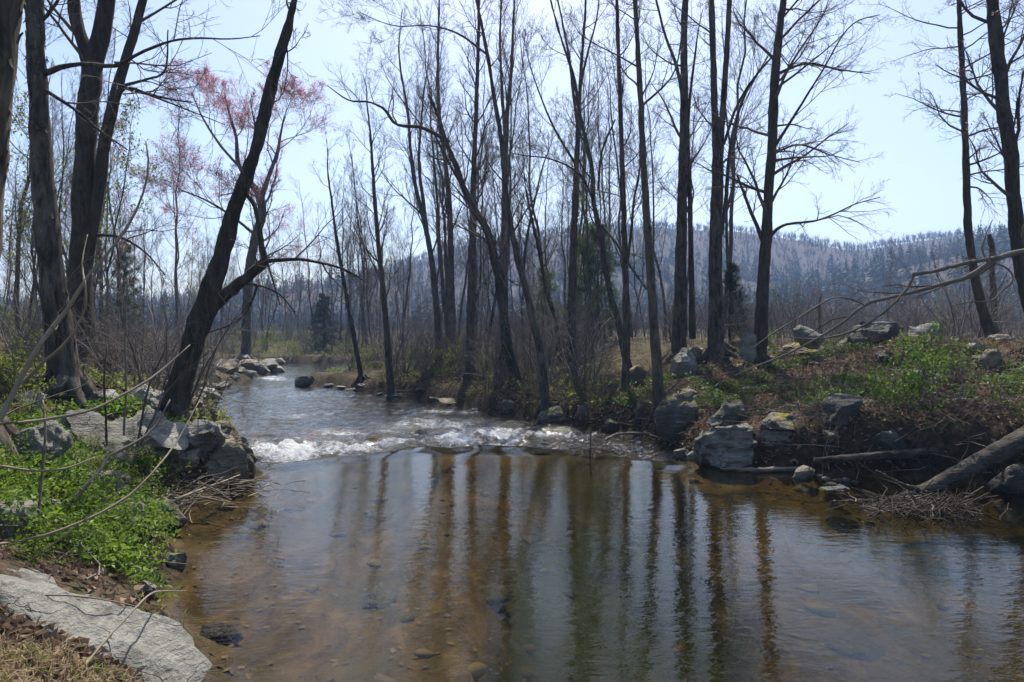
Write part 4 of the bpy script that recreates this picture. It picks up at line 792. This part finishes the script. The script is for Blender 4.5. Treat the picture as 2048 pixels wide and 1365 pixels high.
def tufts(n, size, m, part='blossom'):
    def fn(t, ends, r):
        k = r.choice(len(ends), min(n, len(ends)), False); c = np.repeat(ends[k], 2, 0) + r.normal(size=(len(k) * 2, 3)) * size
        KIDS[t.name].append(leaf_mesh(c, r, size, 1.0).obj(part, M[m], t, smooth=False))
    return fn
LT = 'bare grey tree standing in the woods behind the stream banks'
protos = [proto_tree(LT, 14, .085, 301, (20, 7, 6)), proto_tree(LT, 12, .065, 302, (22, 7, 5), up=.2, blen=.2), proto_tree(LT, 10, .05, 303, (16, 7, 5), lean=.10), proto_tree(LT, 15, .10, 304, (18, 8, 6), low=.4, blen=.26),
          proto_tree(LT, 8, .032, 305, (14, 6, 5), lean=.12, up=.22, blen=.25), proto_tree('bare tree hazed with pink red buds in the woods behind', 11, .065, 306, (18, 7, 6), twig='twig_red', extra=tufts(420, .09, 'blossom')),
          proto_tree('bare tree hazed with yellow green buds in the woods behind', 9, .05, 307, (16, 7, 6), extra=tufts(500, .10, 'leaf_lime', 'leaf_bud'))]
def shrub(label, H, n, seed, twig, leafm=None, nl=0, lsz=.05, spread=.35, name='bare_shrub', cat='shrub'):
    r = np.random.default_rng(seed); a = r.random(n) * 2 * math.pi; K = 8
    P = np.zeros((n, K, 3)); P[:, 0, :2] = r.normal(size=(n, 2)) * .18; P[:, 0, 2] = -.15
    d = nrm(np.stack([np.cos(a) * spread * r.random(n) * 1.6, np.sin(a) * spread * r.random(n) * 1.6, np.ones(n)], -1)); L = H * r.uniform(.5, 1.1, n)
    for k in range(1, K): d = nrm(d + r.normal(size=(n, 3)) * .13 + np.array((0, 0, -.03 * k))); P[:, k] = P[:, k - 1] + d * (L / (K - 1))[:, None]
    R = np.linspace(.013, .004, K)[None] * r.uniform(.6, 1.3, n)[:, None] * (H / 2.2)
    t = thing(name, label, cat, (0, 0, 0)); mb = MB(); tubes(mb, P, R, 4); k1 = mb.obj('stem', M[twig], t); mb = MB()
    B, rb = grow(r, P, R, 6, (.2, 1), (25, 65), .45, 5, .2, .03, .6, .35, .004); tubes(mb, B, rb, 3); B2, r2 = grow(r, B, rb, 4, (.15, 1), (25, 65), .5, 4, .2, .03, .7, .4, .003); tubes(mb, B2, r2, 3)
    KIDS[t.name] = [k1, tag(mb.obj('twig_spray', M[twig], t), kind='stuff')]
    if nl:
        pts = B2.reshape(-1, 3); c = pts[r.integers(0, len(pts), nl)] + r.normal(size=(nl, 3)) * .04
        KIDS[t.name].append(leaf_mesh(c, r, lsz, .8).obj('foliage', M[leafm], t, smooth=False))
    return t
LS = 'tangled bare grey shrub in the brush on the stream banks'
shr = [shrub(LS, 2.4, 14, 401, 'twig_far'), shrub(LS, 1.7, 16, 402, 'twig', spread=.6), shrub(LS, 3.4, 11, 403, 'twig_far', spread=.25), shrub(LS, 1.2, 18, 404, 'twig', spread=.9)]
LG = 'shrub just breaking into lime green leaf among bare brush'
gshr = [shrub(LG, 1.8, 12, 411, 'twig', 'leaf_lime', 1500, .065, .5, 'leafing_shrub'), shrub(LG, 1.2, 12, 412, 'twig', 'leaf', 1300, .06, .7, 'leafing_shrub')]
used_proto = set()
def place(src, x, y, s=1.0, rz=None, z=None, label=None, group=None, lean=(0, 0)):
    rz = random.random() * 6.283 if rz is None else rz
    o = src if src.name not in used_proto else copy_tree(src)
    used_proto.add(src.name)
    o.location = (x, y, ground(x, y) if z is None else z); o.rotation_euler = (lean[0], lean[1], rz); o.scale = (s, s, s * random.uniform(.92, 1.1))
    if label: o['label'] = label
    if group: o['group'] = group
    return o
LM = [(40, 9.7, 'scaly grey trunk'), (165, 13, 'forked dark tree'), (370, 11, 'leaning dark trunk'), (510, 43, 'red maple'), (640, 62, 'far bend evergreen'), (690, 31, 'thin leaning spit trunk'), (765, 28, 'slim straight spit trunk'), (868, 31, 'curved low bank tree'), (903, 33, 'slender upright middle tree'),
      (944, 27, 'tall straight middle trunk'), (1008, 26, 'broad grey trunk'), (1065, 19, 'curving grey trunk'), (1100, 24, 'thin sapling near the pine'), (1145, 24, 'vase forked trunk'), (1190, 31, 'green pine'), (1235, 21, 'S curved trunk'), (1305, 16, 'pale barked trunk'), (1365, 22, 'thick trunk pair'),
      (1432, 21, 'double trunked tree'), (1525, 19, 'dark sweeping branch tree'), (1640, 24, 'grey snag stump'), (1755, 18, 'long dark crest boulder'), (1855, 17.6, 'pale crest boulder'), (1960, 19, 'ivy twined trunk'), (2040, 15, 'vine wrapped trunk')]
LOOK = {protos[0].name: 'tall bare grey tree', protos[1].name: 'narrow upright bare tree', protos[2].name: 'crooked slender bare tree', protos[3].name: 'high crowned bare tree', protos[4].name: 'thin bare young tree', protos[5].name: 'bare tree hazed with pink red buds', protos[6].name: 'bare tree hazed with yellow green buds',
        shr[0].name: 'tangled bare grey shrub', shr[1].name: 'low spreading brown bare shrub', shr[2].name: 'tall upright grey bare shrub', shr[3].name: 'low wide bramble of brown twigs', gshr[0].name: 'tall lime leafing shrub', gshr[1].name: 'low green leafing shrub'}
def okspot(x, y, m=.4): return float(river(np.array([x]), np.array([y]))[0][0]) > m
def scatter(n, xr, yr, kinds, sc, group, wt=None, m=.5, seed=0, lean=.06, where=''):
    r = np.random.default_rng(seed); k = 0; tries = 0
    while k < n and tries < n * 20:
        tries += 1; y = r.uniform(*yr); x = r.uniform(xr[0](y), xr[1](y))
        if not okspot(x, y, m): continue
        p = kinds[r.choice(len(kinds), p=wt)]; q = r.uniform(*sc); lm = min(LM, key=lambda t: abs(t[0] - 1024 - x / y * F)); lab = ('larger ' if q > (sc[0] + sc[1]) / 2 else 'smaller ') + LOOK[p.name] + (' behind the ' if y > lm[1] else ' in front of the ') + lm[2]; place(p, x, y, q, label=lab, group=group, lean=(r.normal() * lean, r.normal() * lean)); k += 1
pxx = lambda px: (lambda y: (px - 1024) / F * y)
GT, GS = 'bare trees in the woods behind the banks', 'bare shrubs in the brush'
scatter(52, (pxx(-60), pxx(470)), (17, 60), protos, (.7, 1.05), GT, [.2, .2, .2, .1, .16, .05, .09] , 2.5, 1, where='in the woods behind the leaning dark trunk')
scatter(48, (pxx(380), pxx(720)), (58, 105), protos, (.75, 1.15), GT, [.2, .2, .2, .1, .14, .1, .06], 2.0, 2, where='beyond the far bend of the stream')
scatter(88, (pxx(690), pxx(1200)), (27, 75), protos, (.7, 1.1), GT, [.16, .24, .2, .1, .22, .03, .05], 1.5, 3, where='in the thicket behind the low bank')
scatter(18, (pxx(700), pxx(1480)), (28, 52), [protos[0], protos[3], protos[1]], (1.0, 1.25), GT, None, 1.2, 14, where='rising behind the main row of trunks')
scatter(22, (pxx(1100), pxx(1560)), (30, 80), [protos[2], protos[4], protos[1]], (.35, .6), GT, None, 1.5, 4, where='beyond the crest behind the pine')
scatter(26, (pxx(1500), pxx(2150)), (30, 90), [protos[2], protos[4]], (.25, .45), GT, None, 1.5, 5, where='in the valley below the far mountain')
scatter(58, (pxx(660), pxx(1180)), (20, 38), shr, (.7, 1.25), GS, [.3, .2, .35, .15], .5, 6, where='on the low bank among the crowded trunks')
scatter(40, (pxx(-20), pxx(420)), (11, 34), shr, (.7, 1.2), GS, [.3, .25, .25, .2], .9, 7, where='on the stony side around the leaning trunk')
scatter(34, (pxx(400), pxx(740)), (57.5, 78), shr + gshr, (.8, 1.3), GS, None, .4, 16, where='on the far bank of the bend')
scatter(54, (pxx(1180), pxx(2150)), (18.5, 46), shr, (.6, 1.2), GS, [.3, .2, .4, .1], 6.6, 8, where='on the boulder strewn bank crest')
scatter(30, (pxx(1150), pxx(2100)), (12, 19), [shr[3], shr[1]], (.35, .7), GS, None, .8, 15, where='on the open slope of the boulder bank')
scatter(14, (pxx(1000), pxx(1350)), (15, 21), [shr[1], shr[3]], (.5, .9), GS, None, .2, 9, where='at the shaded foot of the bank by the riffle')
for px, py, w_, i, lab in ((735, 735, 1.0, 0, 'lime green leafing shrub at the foot of the leaning spit tree'), (905, 745, .9, 0, 'lime green leafing shrub in the low bank brush'), (650, 700, 1.2, 0, 'lime green leafing shrub beside the dark evergreen'), (980, 740, .8, 1, 'green leafing shrub under the crooked leaning tree'), (1080, 690, .8, 1, 'green leafing shrub behind the curving grey trunk'), (60, 640, 1.5, 0, 'tall bright green leafing shrub behind the scaly trunk'), (30, 700, 1.2, 1, 'bright green leafing shrub at the frame edge by the scaly trunk'), (265, 690, .9, 0, 'lime leafing shrub between the forked and the leaning trunks'), (590, 705, 1.0, 1, 'small green leafing shrub on the far bend'), (450, 690, 1.0, 0, 'lime leafing shrub up the rocky upstream bank'), (1540, 660, .5, 1, 'small leafing shrub on the crest near the snag stump'), (840, 740, .8, 1, 'leafing shrub near the water on the low bank')):
    x, y, gz = hit(px, max(py, 690))
    place(gshr[i], x, y, w_, label=lab, group='leafing shrubs')
for px, py, sc_, i, lab in ((15, 985, .42, 1, 'bushy green growth beside the stone post'), (75, 1120, .40, 1, 'bushy green growth between the great boulder and the white stick'), (150, 1060, .46, 1, 'bushy green growth under the crooked dead branch'), (235, 1120, .42, 1, 'bushy green growth above the pool edge by the great boulder'),
                           (60, 900, .5, 0, 'yellow green bush beside the broad grey ledge'), (280, 1010, .40, 1, 'bushy green growth over the layered mossy ledge'), (30, 800, .55, 0, 'yellow green bush at the frame edge by the leaning sapling'), (175, 985, .42, 0, 'yellow green bush by the weathered tan slab')):
    place(gshr[i], *hit(px, py)[:2], sc_, label=lab, group='leafing shrubs')
place(gshr[1], *hit(1850, 815)[:2], 1.15, label='fern green leafy bush overhanging the dark hollow above the logs', group='leafing shrubs')

# evergreens
def pine(name, label, x, y, H, r0, seed, m, shape, nb=60, cl=14, droop=-.02, start=.1):
    r = np.random.default_rng(seed); z0 = ground(x, y); t = thing(name, label, 'evergreen', (x, y, z0)); mb = MB()
    P = np.stack([np.cumsum(r.normal(size=12) * .02), np.cumsum(r.normal(size=12) * .02), np.linspace(-.2, H, 12)], -1); tubes(mb, P, r0 * np.linspace(1, .1, 12), 7)
    h = start + (1 - start) * (np.arange(nb) + r.random(nb)) / nb; a = r.random(nb) * 2 * math.pi; L = shape(h) * H * r.uniform(.55, 1.1, nb); K = 6
    B = np.zeros((nb, K, 3)); B[:, 0] = np.stack([0 * h, 0 * h, h * H], -1); d = nrm(np.stack([np.cos(a), np.sin(a), .25 + .5 * h], -1))
    for k in range(1, K): d = nrm(d + r.normal(size=(nb, 3)) * .12 + np.array((0, 0, droop))); B[:, k] = B[:, k - 1] + d * (L / (K - 1))[:, None]
    tubes(mb, B, np.linspace(.022, .006, K)[None] * np.ones((nb, 1)) * H / 8, 4); mb.obj('trunk', M['bark_dark'], t)
    B2, r2 = grow(r, B, np.full((nb, K), .01), 5, (.25, 1), (30, 60), .45, 4, .15, .05, .5, .4, .004)
    pts = np.concatenate([B[:, 2:].reshape(-1, 3), B2[:, 1:].reshape(-1, 3), B2[:, 1:].reshape(-1, 3) + r.normal(size=(nb * 15, 3)) * .08])
    n = len(pts); c = np.repeat(pts, cl, 0); dd = nrm(r.normal(size=(n * cl, 3)) + np.array((0, 0, .35))); ln = r.uniform(.12, .26, (n * cl, 1)) * (H / 7) ** .5; sd = nrm(np.cross(dd, r.normal(size=(n * cl, 3)))) * .008 * (H / 7)
    v = np.stack([c - sd, c + sd, c + dd * ln], 1); nm = MB().add(v, np.arange(n * cl * 3).reshape(-1, 3)); nm.obj('crown', M[m], t, smooth=False); 
    for o in t.children: pass
    return t
pine('pine_tree', 'soft green pine standing behind the S curved trunk', W(1195, 0, 31)[0], 31, 5.0, .08, 501, 'needle_light', lambda h: .27 * (1.08 - h) ** .7 + .06, 90, 14)
pine('pine_tree', 'small wispy pine left of the straight forked trunk', W(1090, 0, 30)[0], 30, 3.6, .06, 502, 'needle_light', lambda h: .26 * (1.08 - h) ** .7 + .06, 50, 10)
pine('juniper_tree', 'dark scruffy juniper behind the double trunked tree', W(1462, 0, 23.5)[0], 23.5, 2.6, .05, 503, 'needle_dark', lambda h: .26 * (1.15 - h) + .05, 80, 9, start=.05)
pine('hemlock_tree', 'dark dense evergreen beside the far bend of the stream', W(648, 0, 62)[0], 62, 4.9, .16, 504, 'needle_dark', lambda h: .36 * (1.05 - h) + .08, 120, 14, droop=-.1, start=.02)
pine('hemlock_tree', 'dim evergreen in the woods behind the leaning trunk', W(250, 0, 34)[0], 34, 5.6, .10, 505, 'needle', lambda h: .22 * (1.05 - h) + .05, 70, 9, droop=-.08, start=.05)

# ------------------------------------------------------------------ ground cover: leaves, litter, grass, sticks
def spots(n, xr, yr, fn, seed):
    r = np.random.default_rng(seed); y = r.uniform(yr[0], yr[1], n); x = r.uniform(xr[0], xr[1], n); h, d, side, _, _ = land(x, y, True)
    k = (r.random(n) < fn(x, y, d, side)) & (d > .05); return x[k], y[k], h[k], d[k], r
def patch(x, y, sc, s): return fbm(xyz(x * sc, y * sc), 3, s)
def cover(name, label, xr, yr, n, fn, m, size, hmax, seed, tilt=.5, k=5, near=1.0):
    x, y, h, d, r = spots(n, xr, yr, fn, seed); ok = offrock(x, y, .85); x, y, h = x[ok], y[ok], h[ok]; N = len(x)
    c = np.repeat(np.stack([x, y, h], -1), k, 0); hh = hmax * np.repeat(np.clip(.55 + .6 * patch(x, y, 1.3, seed), .12, 1.2), k) * r.random(N * k) ** .7
    c = c + np.stack([r.normal(size=N * k) * .09, r.normal(size=N * k) * .09, hh + .015], -1)
    mb = leaf_mesh(c, r, size, tilt, sizes=size * np.exp(r.normal(size=len(c)) * .38))
    return tag(mb.obj(name, M[m], smooth=False), label, 'ground cover', kind='stuff')
def lrock(x, y): return np.hypot((x + 2.65), (y - 3.95)) > 1.0
cover('leafy_ground_cover', 'glossy green leafy cover filling the slope beside the pool', (-7.5, -2.0), (4.1, 10.5), 21000, lambda x, y, d, s: (s < .5) * sst(-.2, .35, patch(x, y, .9, 31) + .5 * sst(8, 5.5, y) - .12) * sst(.05, .3, d) * (d < 3.5), 'leaf', .046, .32, 601, .7, 6)
cover('leafy_ground_cover', 'scattered green leafy cover further up the rocky side', (-16, -4), (8.5, 34), 13000, lambda x, y, d, s: (s < .5) * sst(-.15, .35, patch(x, y, .5, 33) + .25 * sst(17, 11, y)) * (d < 7) * (d > .4), 'leaf_lime', .085, .35, 602, .6, 4)
cover('leafy_ground_cover', 'low green plants spread over the sloping bank', (1.5, 15), (8.5, 21), 34000, lambda x, y, d, s: (s > .5) * sst(-.25, .35, patch(x, y, .7, 35) + .3 * sst(3.5, 6, x) - .35 * sst(5.5, 8, d) - .12) * (d > .5) * (d < 9), 'leaf_dim', .066, .26, 603, .6, 4)
cover('leafy_ground_cover', 'low lime green plants in the brush of the low bank', (-12, 3), (17, 42), 9000, lambda x, y, d, s: (s > .5) * sst(.0, .4, patch(x, y, .45, 37)) * (d > .3) * (d < 8), 'leaf_lime', .08, .4, 604, .6, 4)
def litter(name, label, xr, yr, n, fn, size, seed, m='litter'):
    x, y, h, d, r = spots(n, xr, yr, fn, seed); c = np.stack([x, y, h + .02 + .05 * r.random(len(x)) ** 2], -1)
    tag(leaf_mesh(c, r, size, .55, .5).obj(name, M[m], smooth=False), label, 'leaf litter', kind='stuff')
litter('leaf_litter', 'dry brown leaves covering the sloping bank', (-1, 16), (8.5, 22), 60000, lambda x, y, d, s: (s > .5) * (.35 + .65 * sst(-.3, .4, patch(x, y, .9, 41))) * (d < 10) * (d > .08), .10, 611)
litter('leaf_litter', 'dry brown leaves under the trees on the stony side', (-12, -1.8), (4, 22), 30000, lambda x, y, d, s: (s < .5) * (.25 + .6 * sst(-.2, .5, patch(x, y, .9, 43))) * (d > .2), .09, 612)
litter('leaf_litter', 'dry brown leaves heaped in front of the great pale boulder', (-3.6, -.9), (2.2, 3.75), 6500, lambda x, y, d, s: (s < .5) * (d > .1), .085, 613)
def grass(name, label, xr, yr, n, fn, m, L, wd, seed, k=7):
    x, y, h, d, r = spots(n, xr, yr, fn, seed); N = len(x) * k; c = np.repeat(np.stack([x, y, h], -1), k, 0) + np.stack([r.normal(size=N) * .03, r.normal(size=N) * .03, np.zeros(N)], -1)
    a = r.random(N) * 2 * math.pi; o = np.stack([np.cos(a), np.sin(a), 0 * a], -1); ln = (L * r.uniform(.5, 1.2, N))[:, None]; b = r.uniform(.2, 1.1, N)[:, None]; s_ = np.stack([-np.sin(a), np.cos(a), 0 * a], -1) * wd; up = np.array((0, 0, 1.0))
    p1 = c + (up * .6 + o * b * .25) * ln; p2 = c + (up * (1 - .45 * b) + o * b * .8) * ln
    v = np.stack([c - s_, c + s_, p1 + s_ * .8, p1 - s_ * .8, p2], 1); i = np.arange(N * 5).reshape(N, 5); mb = MB().add(v, i[:, [0, 1, 2, 3]]); mb.f.append(i[:, [3, 2, 4]]); mb.m.append(np.zeros(N, np.int32))
    tag(mb.obj(name, M[m], smooth=False), label, 'grass', kind='stuff')
near_g = lambda x, y, d, s: (s < .5) * sst(-.1, .3, patch(x, y, 2.2, 51) + .4 * sst(-2.7, -2.0, x)) * (d > .1)
grass('dry_grass', 'tufts of straw coloured grass in front of the great pale boulder', (-3.2, -1.0), (2.3, 3.6), 900, near_g, 'grass_dry', .17, .0022, 621, 9)
grass('green_grass', 'thin green grass blades among the dry tufts', (-3.4, -1.2), (2.3, 3.6), 160, near_g, 'leaf', .15, .003, 622, 8)
grass('dry_grass', 'straw coloured grass on the crest of the bank', (2, 16), (13, 22), 2600, lambda x, y, d, s: (s > .5) * sst(.1, .5, patch(x, y, .8, 53)) * (d > 3), 'grass_dry', .3, .004, 623, 6)
grass('green_grass', 'green grass tufts along the stony upstream side', (-14, -3.6), (9, 34), 900, lambda x, y, d, s: (s < .5) * sst(.0, .5, patch(x, y, .7, 55)) * (d < 3), 'leaf_lime', .3, .006, 624, 9)
def sticks(name, label, cx, n, L, rr, seed, m='stick', flat=.15, kind='stuff'):
    r = np.random.default_rng(seed); P = np.zeros((n, 4, 3)); x, y, z = cx(r, n); a = r.random(n) * math.pi; ln = L * r.uniform(.3, 1.1, n)
    d = np.stack([np.cos(a), np.sin(a), r.normal(size=n) * flat], -1)
    for k in range(4): P[:, k] = np.stack([x, y, z], -1) + d * (ln * (k / 3 - .5))[:, None] + r.normal(size=(n, 3)) * .05 * L * np.array((1, 1, .6))
    mb = MB(); tubes(mb, P, np.linspace(1, .45, 4)[None] * (rr * r.uniform(.5, 1.5, n))[:, None], 4); return tag(mb.obj(name, M[m]), label, 'driftwood', kind=kind)
def blob(px, py, Y, sx, sy, sz):
    c = W(px, py, Y); return lambda r, n: (c[0] + r.normal(size=n) * sx, c[1] + r.normal(size=n) * sy, c[2] + np.abs(r.normal(size=n)) * sz)
sticks('driftwood_pile', 'raft of broken twigs caught under the slanting log', blob(1825, 1020, 8.7, .38, .2, .07), 90, .7, .006, 631, 'stick', .45)
sticks('driftwood_pile', 'dark wet twig tangle under the pale sticks at the slanting log', blob(1850, 1026, 8.65, .40, .2, .10), 230, .5, .006, 638, 'stickdark', .6)
sticks('driftwood_pile', 'pale twigs stranded between the brown boulder and the pool', blob(400, 990, 9.0, .5, .5, .08), 150, .7, .006, 632, 'cane')
sticks('driftwood_pile', 'dark twig clump stranded at the near end of the riffle', blob(1200, 908, 12.8, .35, .15, .08), 160, .4, .006, 633, 'stickdark')
def bankpts(xr, yr, sd, dm):
    def fn(r, n):
        out = []
        while sum(len(o[0]) for o in out) < n:
            x = r.uniform(*xr, n); y = r.uniform(*yr, n); h, d, s, _, _ = land(x, y, True); k = (d > dm[0]) & (d < dm[1]) & ((s > .5) == sd); out.append((x[k], y[k], h[k] + .05 + .12 * r.random(k.sum())))
        return tuple(np.concatenate([o[i] for o in out])[:n] for i in range(3))
    return fn
sticks('fallen_sticks', 'fallen sticks strewn over the bank', bankpts((-8, 14), (9, 30), True, (.1, 8)), 900, 1.1, .008, 634, 'stick')
sticks('fallen_sticks', 'dark fallen sticks tangled at the foot of the low bank', bankpts((-8, 4), (14, 30), True, (.02, 1.6)), 700, 1.0, .009, 635, 'stickdark', .5)
sticks('fallen_sticks', 'fallen sticks strewn over the stony side', bankpts((-14, -2.4), (4.5, 30), False, (.1, 6)), 500, .9, .007, 636, 'stick', .4)
sticks('hanging_roots', 'pale roots and twigs hanging in the dark hollow behind the slanting log', bankpts((4.6, 8.5), (8.6, 11.5), True, (.05, 1.2)), 220, .6, .006, 637, 'stick', 1.2)
cover('leafy_ground_cover', 'low green plants on the far bank of the bend', (-30, -3), (56, 68), 3500, lambda x, y, d, s: .5 + .5 * sst(0, .4, patch(x, y, .4, 39)), 'leaf_lime', .13, .35, 605, .6, 4)
cover('leafy_ground_cover', 'small pale green sprigs mixed through the glossy cover', (-7.5, -2.0), (4.4, 10.5), 6000, lambda x, y, d, s: (s < .5) * sst(-.1, .4, patch(x, y, 1.6, 61)) * (d < 3.4) * (d > .1), 'leaf_lime', .034, .42, 606, .9, 5)
litter('leaf_litter', 'curled dead leaves lying over the green cover', (-7, -2.2), (4.4, 9), 2500, lambda x, y, d, s: (s < .5) * (d < 3.2) * (d > .15), .08, 614)
grass('green_grass', 'fine grass blades among the leafy cover beside the pool', (-6.5, -2.1), (4.4, 9.5), 420, lambda x, y, d, s: (s < .5) * sst(.0, .4, patch(x, y, 1.2, 57)) * (d < 2.6), 'leaf_lime', .26, .003, 625, 8)
def bed_stones():
    r = np.random.default_rng(81); mb = MB(); k = 0
    while k < 110:
        x, y = r.uniform(-4, 6), r.uniform(4, 11.4); h, d, s_, _, dp = land(np.array([x]), np.array([y]), True)
        if d[0] > -.12: continue
        w = .05 + .22 * r.random() ** 3 if d[0] > -1.6 else .05 + .16 * r.random() ** 2
        v, f = rock_shape(int(r.integers(1e6)), (w * r.uniform(1, 1.7), w, min(w * .5, dp[0] * 0 + .12)), 2, 6, .1); a = r.random() * 3; R = np.array(Matrix.Rotation(a, 3, 'Z')); mb.add(v @ R.T + np.array((x, y, h[0] + w * .08)), f); k += 1
    tag(mb.obj('riverbed_stones', M['rock_bed']), 'brown stones lying on the bed of the clear pool', 'stones', kind='stuff')
M['rock_bed'] = m_plain('rock_under_water', (.035, .026, .014), (.12, .085, .045), 6, .9)
bed_stones()
def sunk_leaves():
    r = np.random.default_rng(82); n = 1500; x = r.uniform(-4, 6, n); y = r.uniform(4, 11.4, n); h, d, _, _, _ = land(x, y, True); k = d < -.08
    tag(leaf_mesh(np.stack([x, y, h + .012], -1)[k], r, .075, .12, .1).obj('sunken_leaves', M['litter_wet'], smooth=False), 'dark sunken leaves on the bed of the pool', 'leaf litter', kind='stuff')
M['litter_wet'] = m_plain('leaf_sodden', (.025, .015, .007), (.11, .066, .028), 1.5, .8)
sunk_leaves()
for k, (px, py, w, lab) in enumerate(((440, 1312, 90, 'dark sunken rock under the water off the great pale boulder'), (980, 1130, 120, 'broad sunken slab at the edge of the deep green channel'), (760, 1180, 110, 'sunken flat rock under the amber shallows'), (1690, 1190, 150, 'long sunken slab beneath the blue reflection'))):
    x_, y_ = onz(px, py, -.2); gz_ = ground(x_, y_); w_ = w / F * y_; rock(lab, x_, y_, gz_ - .08, (w_, w_ * .6, .2), rot=k * .7, m='rock_sunk', n=3, seed=880 + k, name='sunken_rock', cat='rock')
# brush in the valley beyond the bank
def valley_brush():
    r = np.random.default_rng(71); n = 5600; y = 21 + 110 * r.random(n) ** 1.3; x = r.uniform(-.35, .95, n) * y * .95; k = (river(x, y)[0] > 6); x, y = x[k], y[k]; n = len(x); h = land(x, y)
    H = r.uniform(.8, 2.6, n) * (1 + y / 120); K = 4; P = np.zeros((n, K, 3)); d = nrm(np.stack([r.normal(size=n) * .15, r.normal(size=n) * .15, np.ones(n)], -1))
    P[:, 0] = np.stack([x, y, h - .1], -1)
    for k in range(1, K): d = nrm(d + r.normal(size=(n, 3)) * .14); P[:, k] = P[:, k - 1] + d * (H / 3)[:, None]
    rr = np.linspace(1, .3, K)[None] * (.006 + .0001 * y)[:, None]; mb = MB(); tubes(mb, P, rr, 3)
    B, rb = grow(r, P, rr, 3, (.3, 1), (20, 50), .4, 2, .15, .1, .7, .5, .003); tubes(mb, B, rb, 3)
    tag(mb.obj('valley_brush', M['twig_far']), 'grey leafless brush filling the valley beyond the bank', 'brush', kind='stuff')
valley_brush()
def understory():
    r = np.random.default_rng(72); n = 8600; y = 18 + 82 * r.random(n) ** 1.3; x = r.uniform(-.72, .14, n) * y; k = okv(x, y); x, y = x[k], y[k]; n = len(x); h = land(x, y)
    H = r.uniform(.6, 2.4, n); K = 4; P = np.zeros((n, K, 3)); d = nrm(np.stack([r.normal(size=n) * .35, r.normal(size=n) * .35, np.ones(n)], -1))
    P[:, 0] = np.stack([x, y, h - .1], -1)
    for k in range(1, K): d = nrm(d + r.normal(size=(n, 3)) * .22); P[:, k] = P[:, k - 1] + d * (H / 3)[:, None]
    rr = np.linspace(1, .3, K)[None] * (.006 + .00012 * y)[:, None]; mb = MB(); tubes(mb, P, rr, 3)
    B, rb = grow(r, P, rr, 3, (.2, 1), (25, 65), .5, 2, .2, .06, .7, .5, .004); tubes(mb, B, rb, 3)
    tag(mb.obj('understory_brush', M['twig_far']), 'grey leafless undergrowth filling the woods behind the banks', 'brush', kind='stuff')
def okv(x, y): return river(x, y)[0] > 1.3
understory()
for src in protos + shr + gshr:
    if src.name not in used_proto:
        for k in list(src.children): bpy.data.objects.remove(k)
        bpy.data.objects.remove(src)
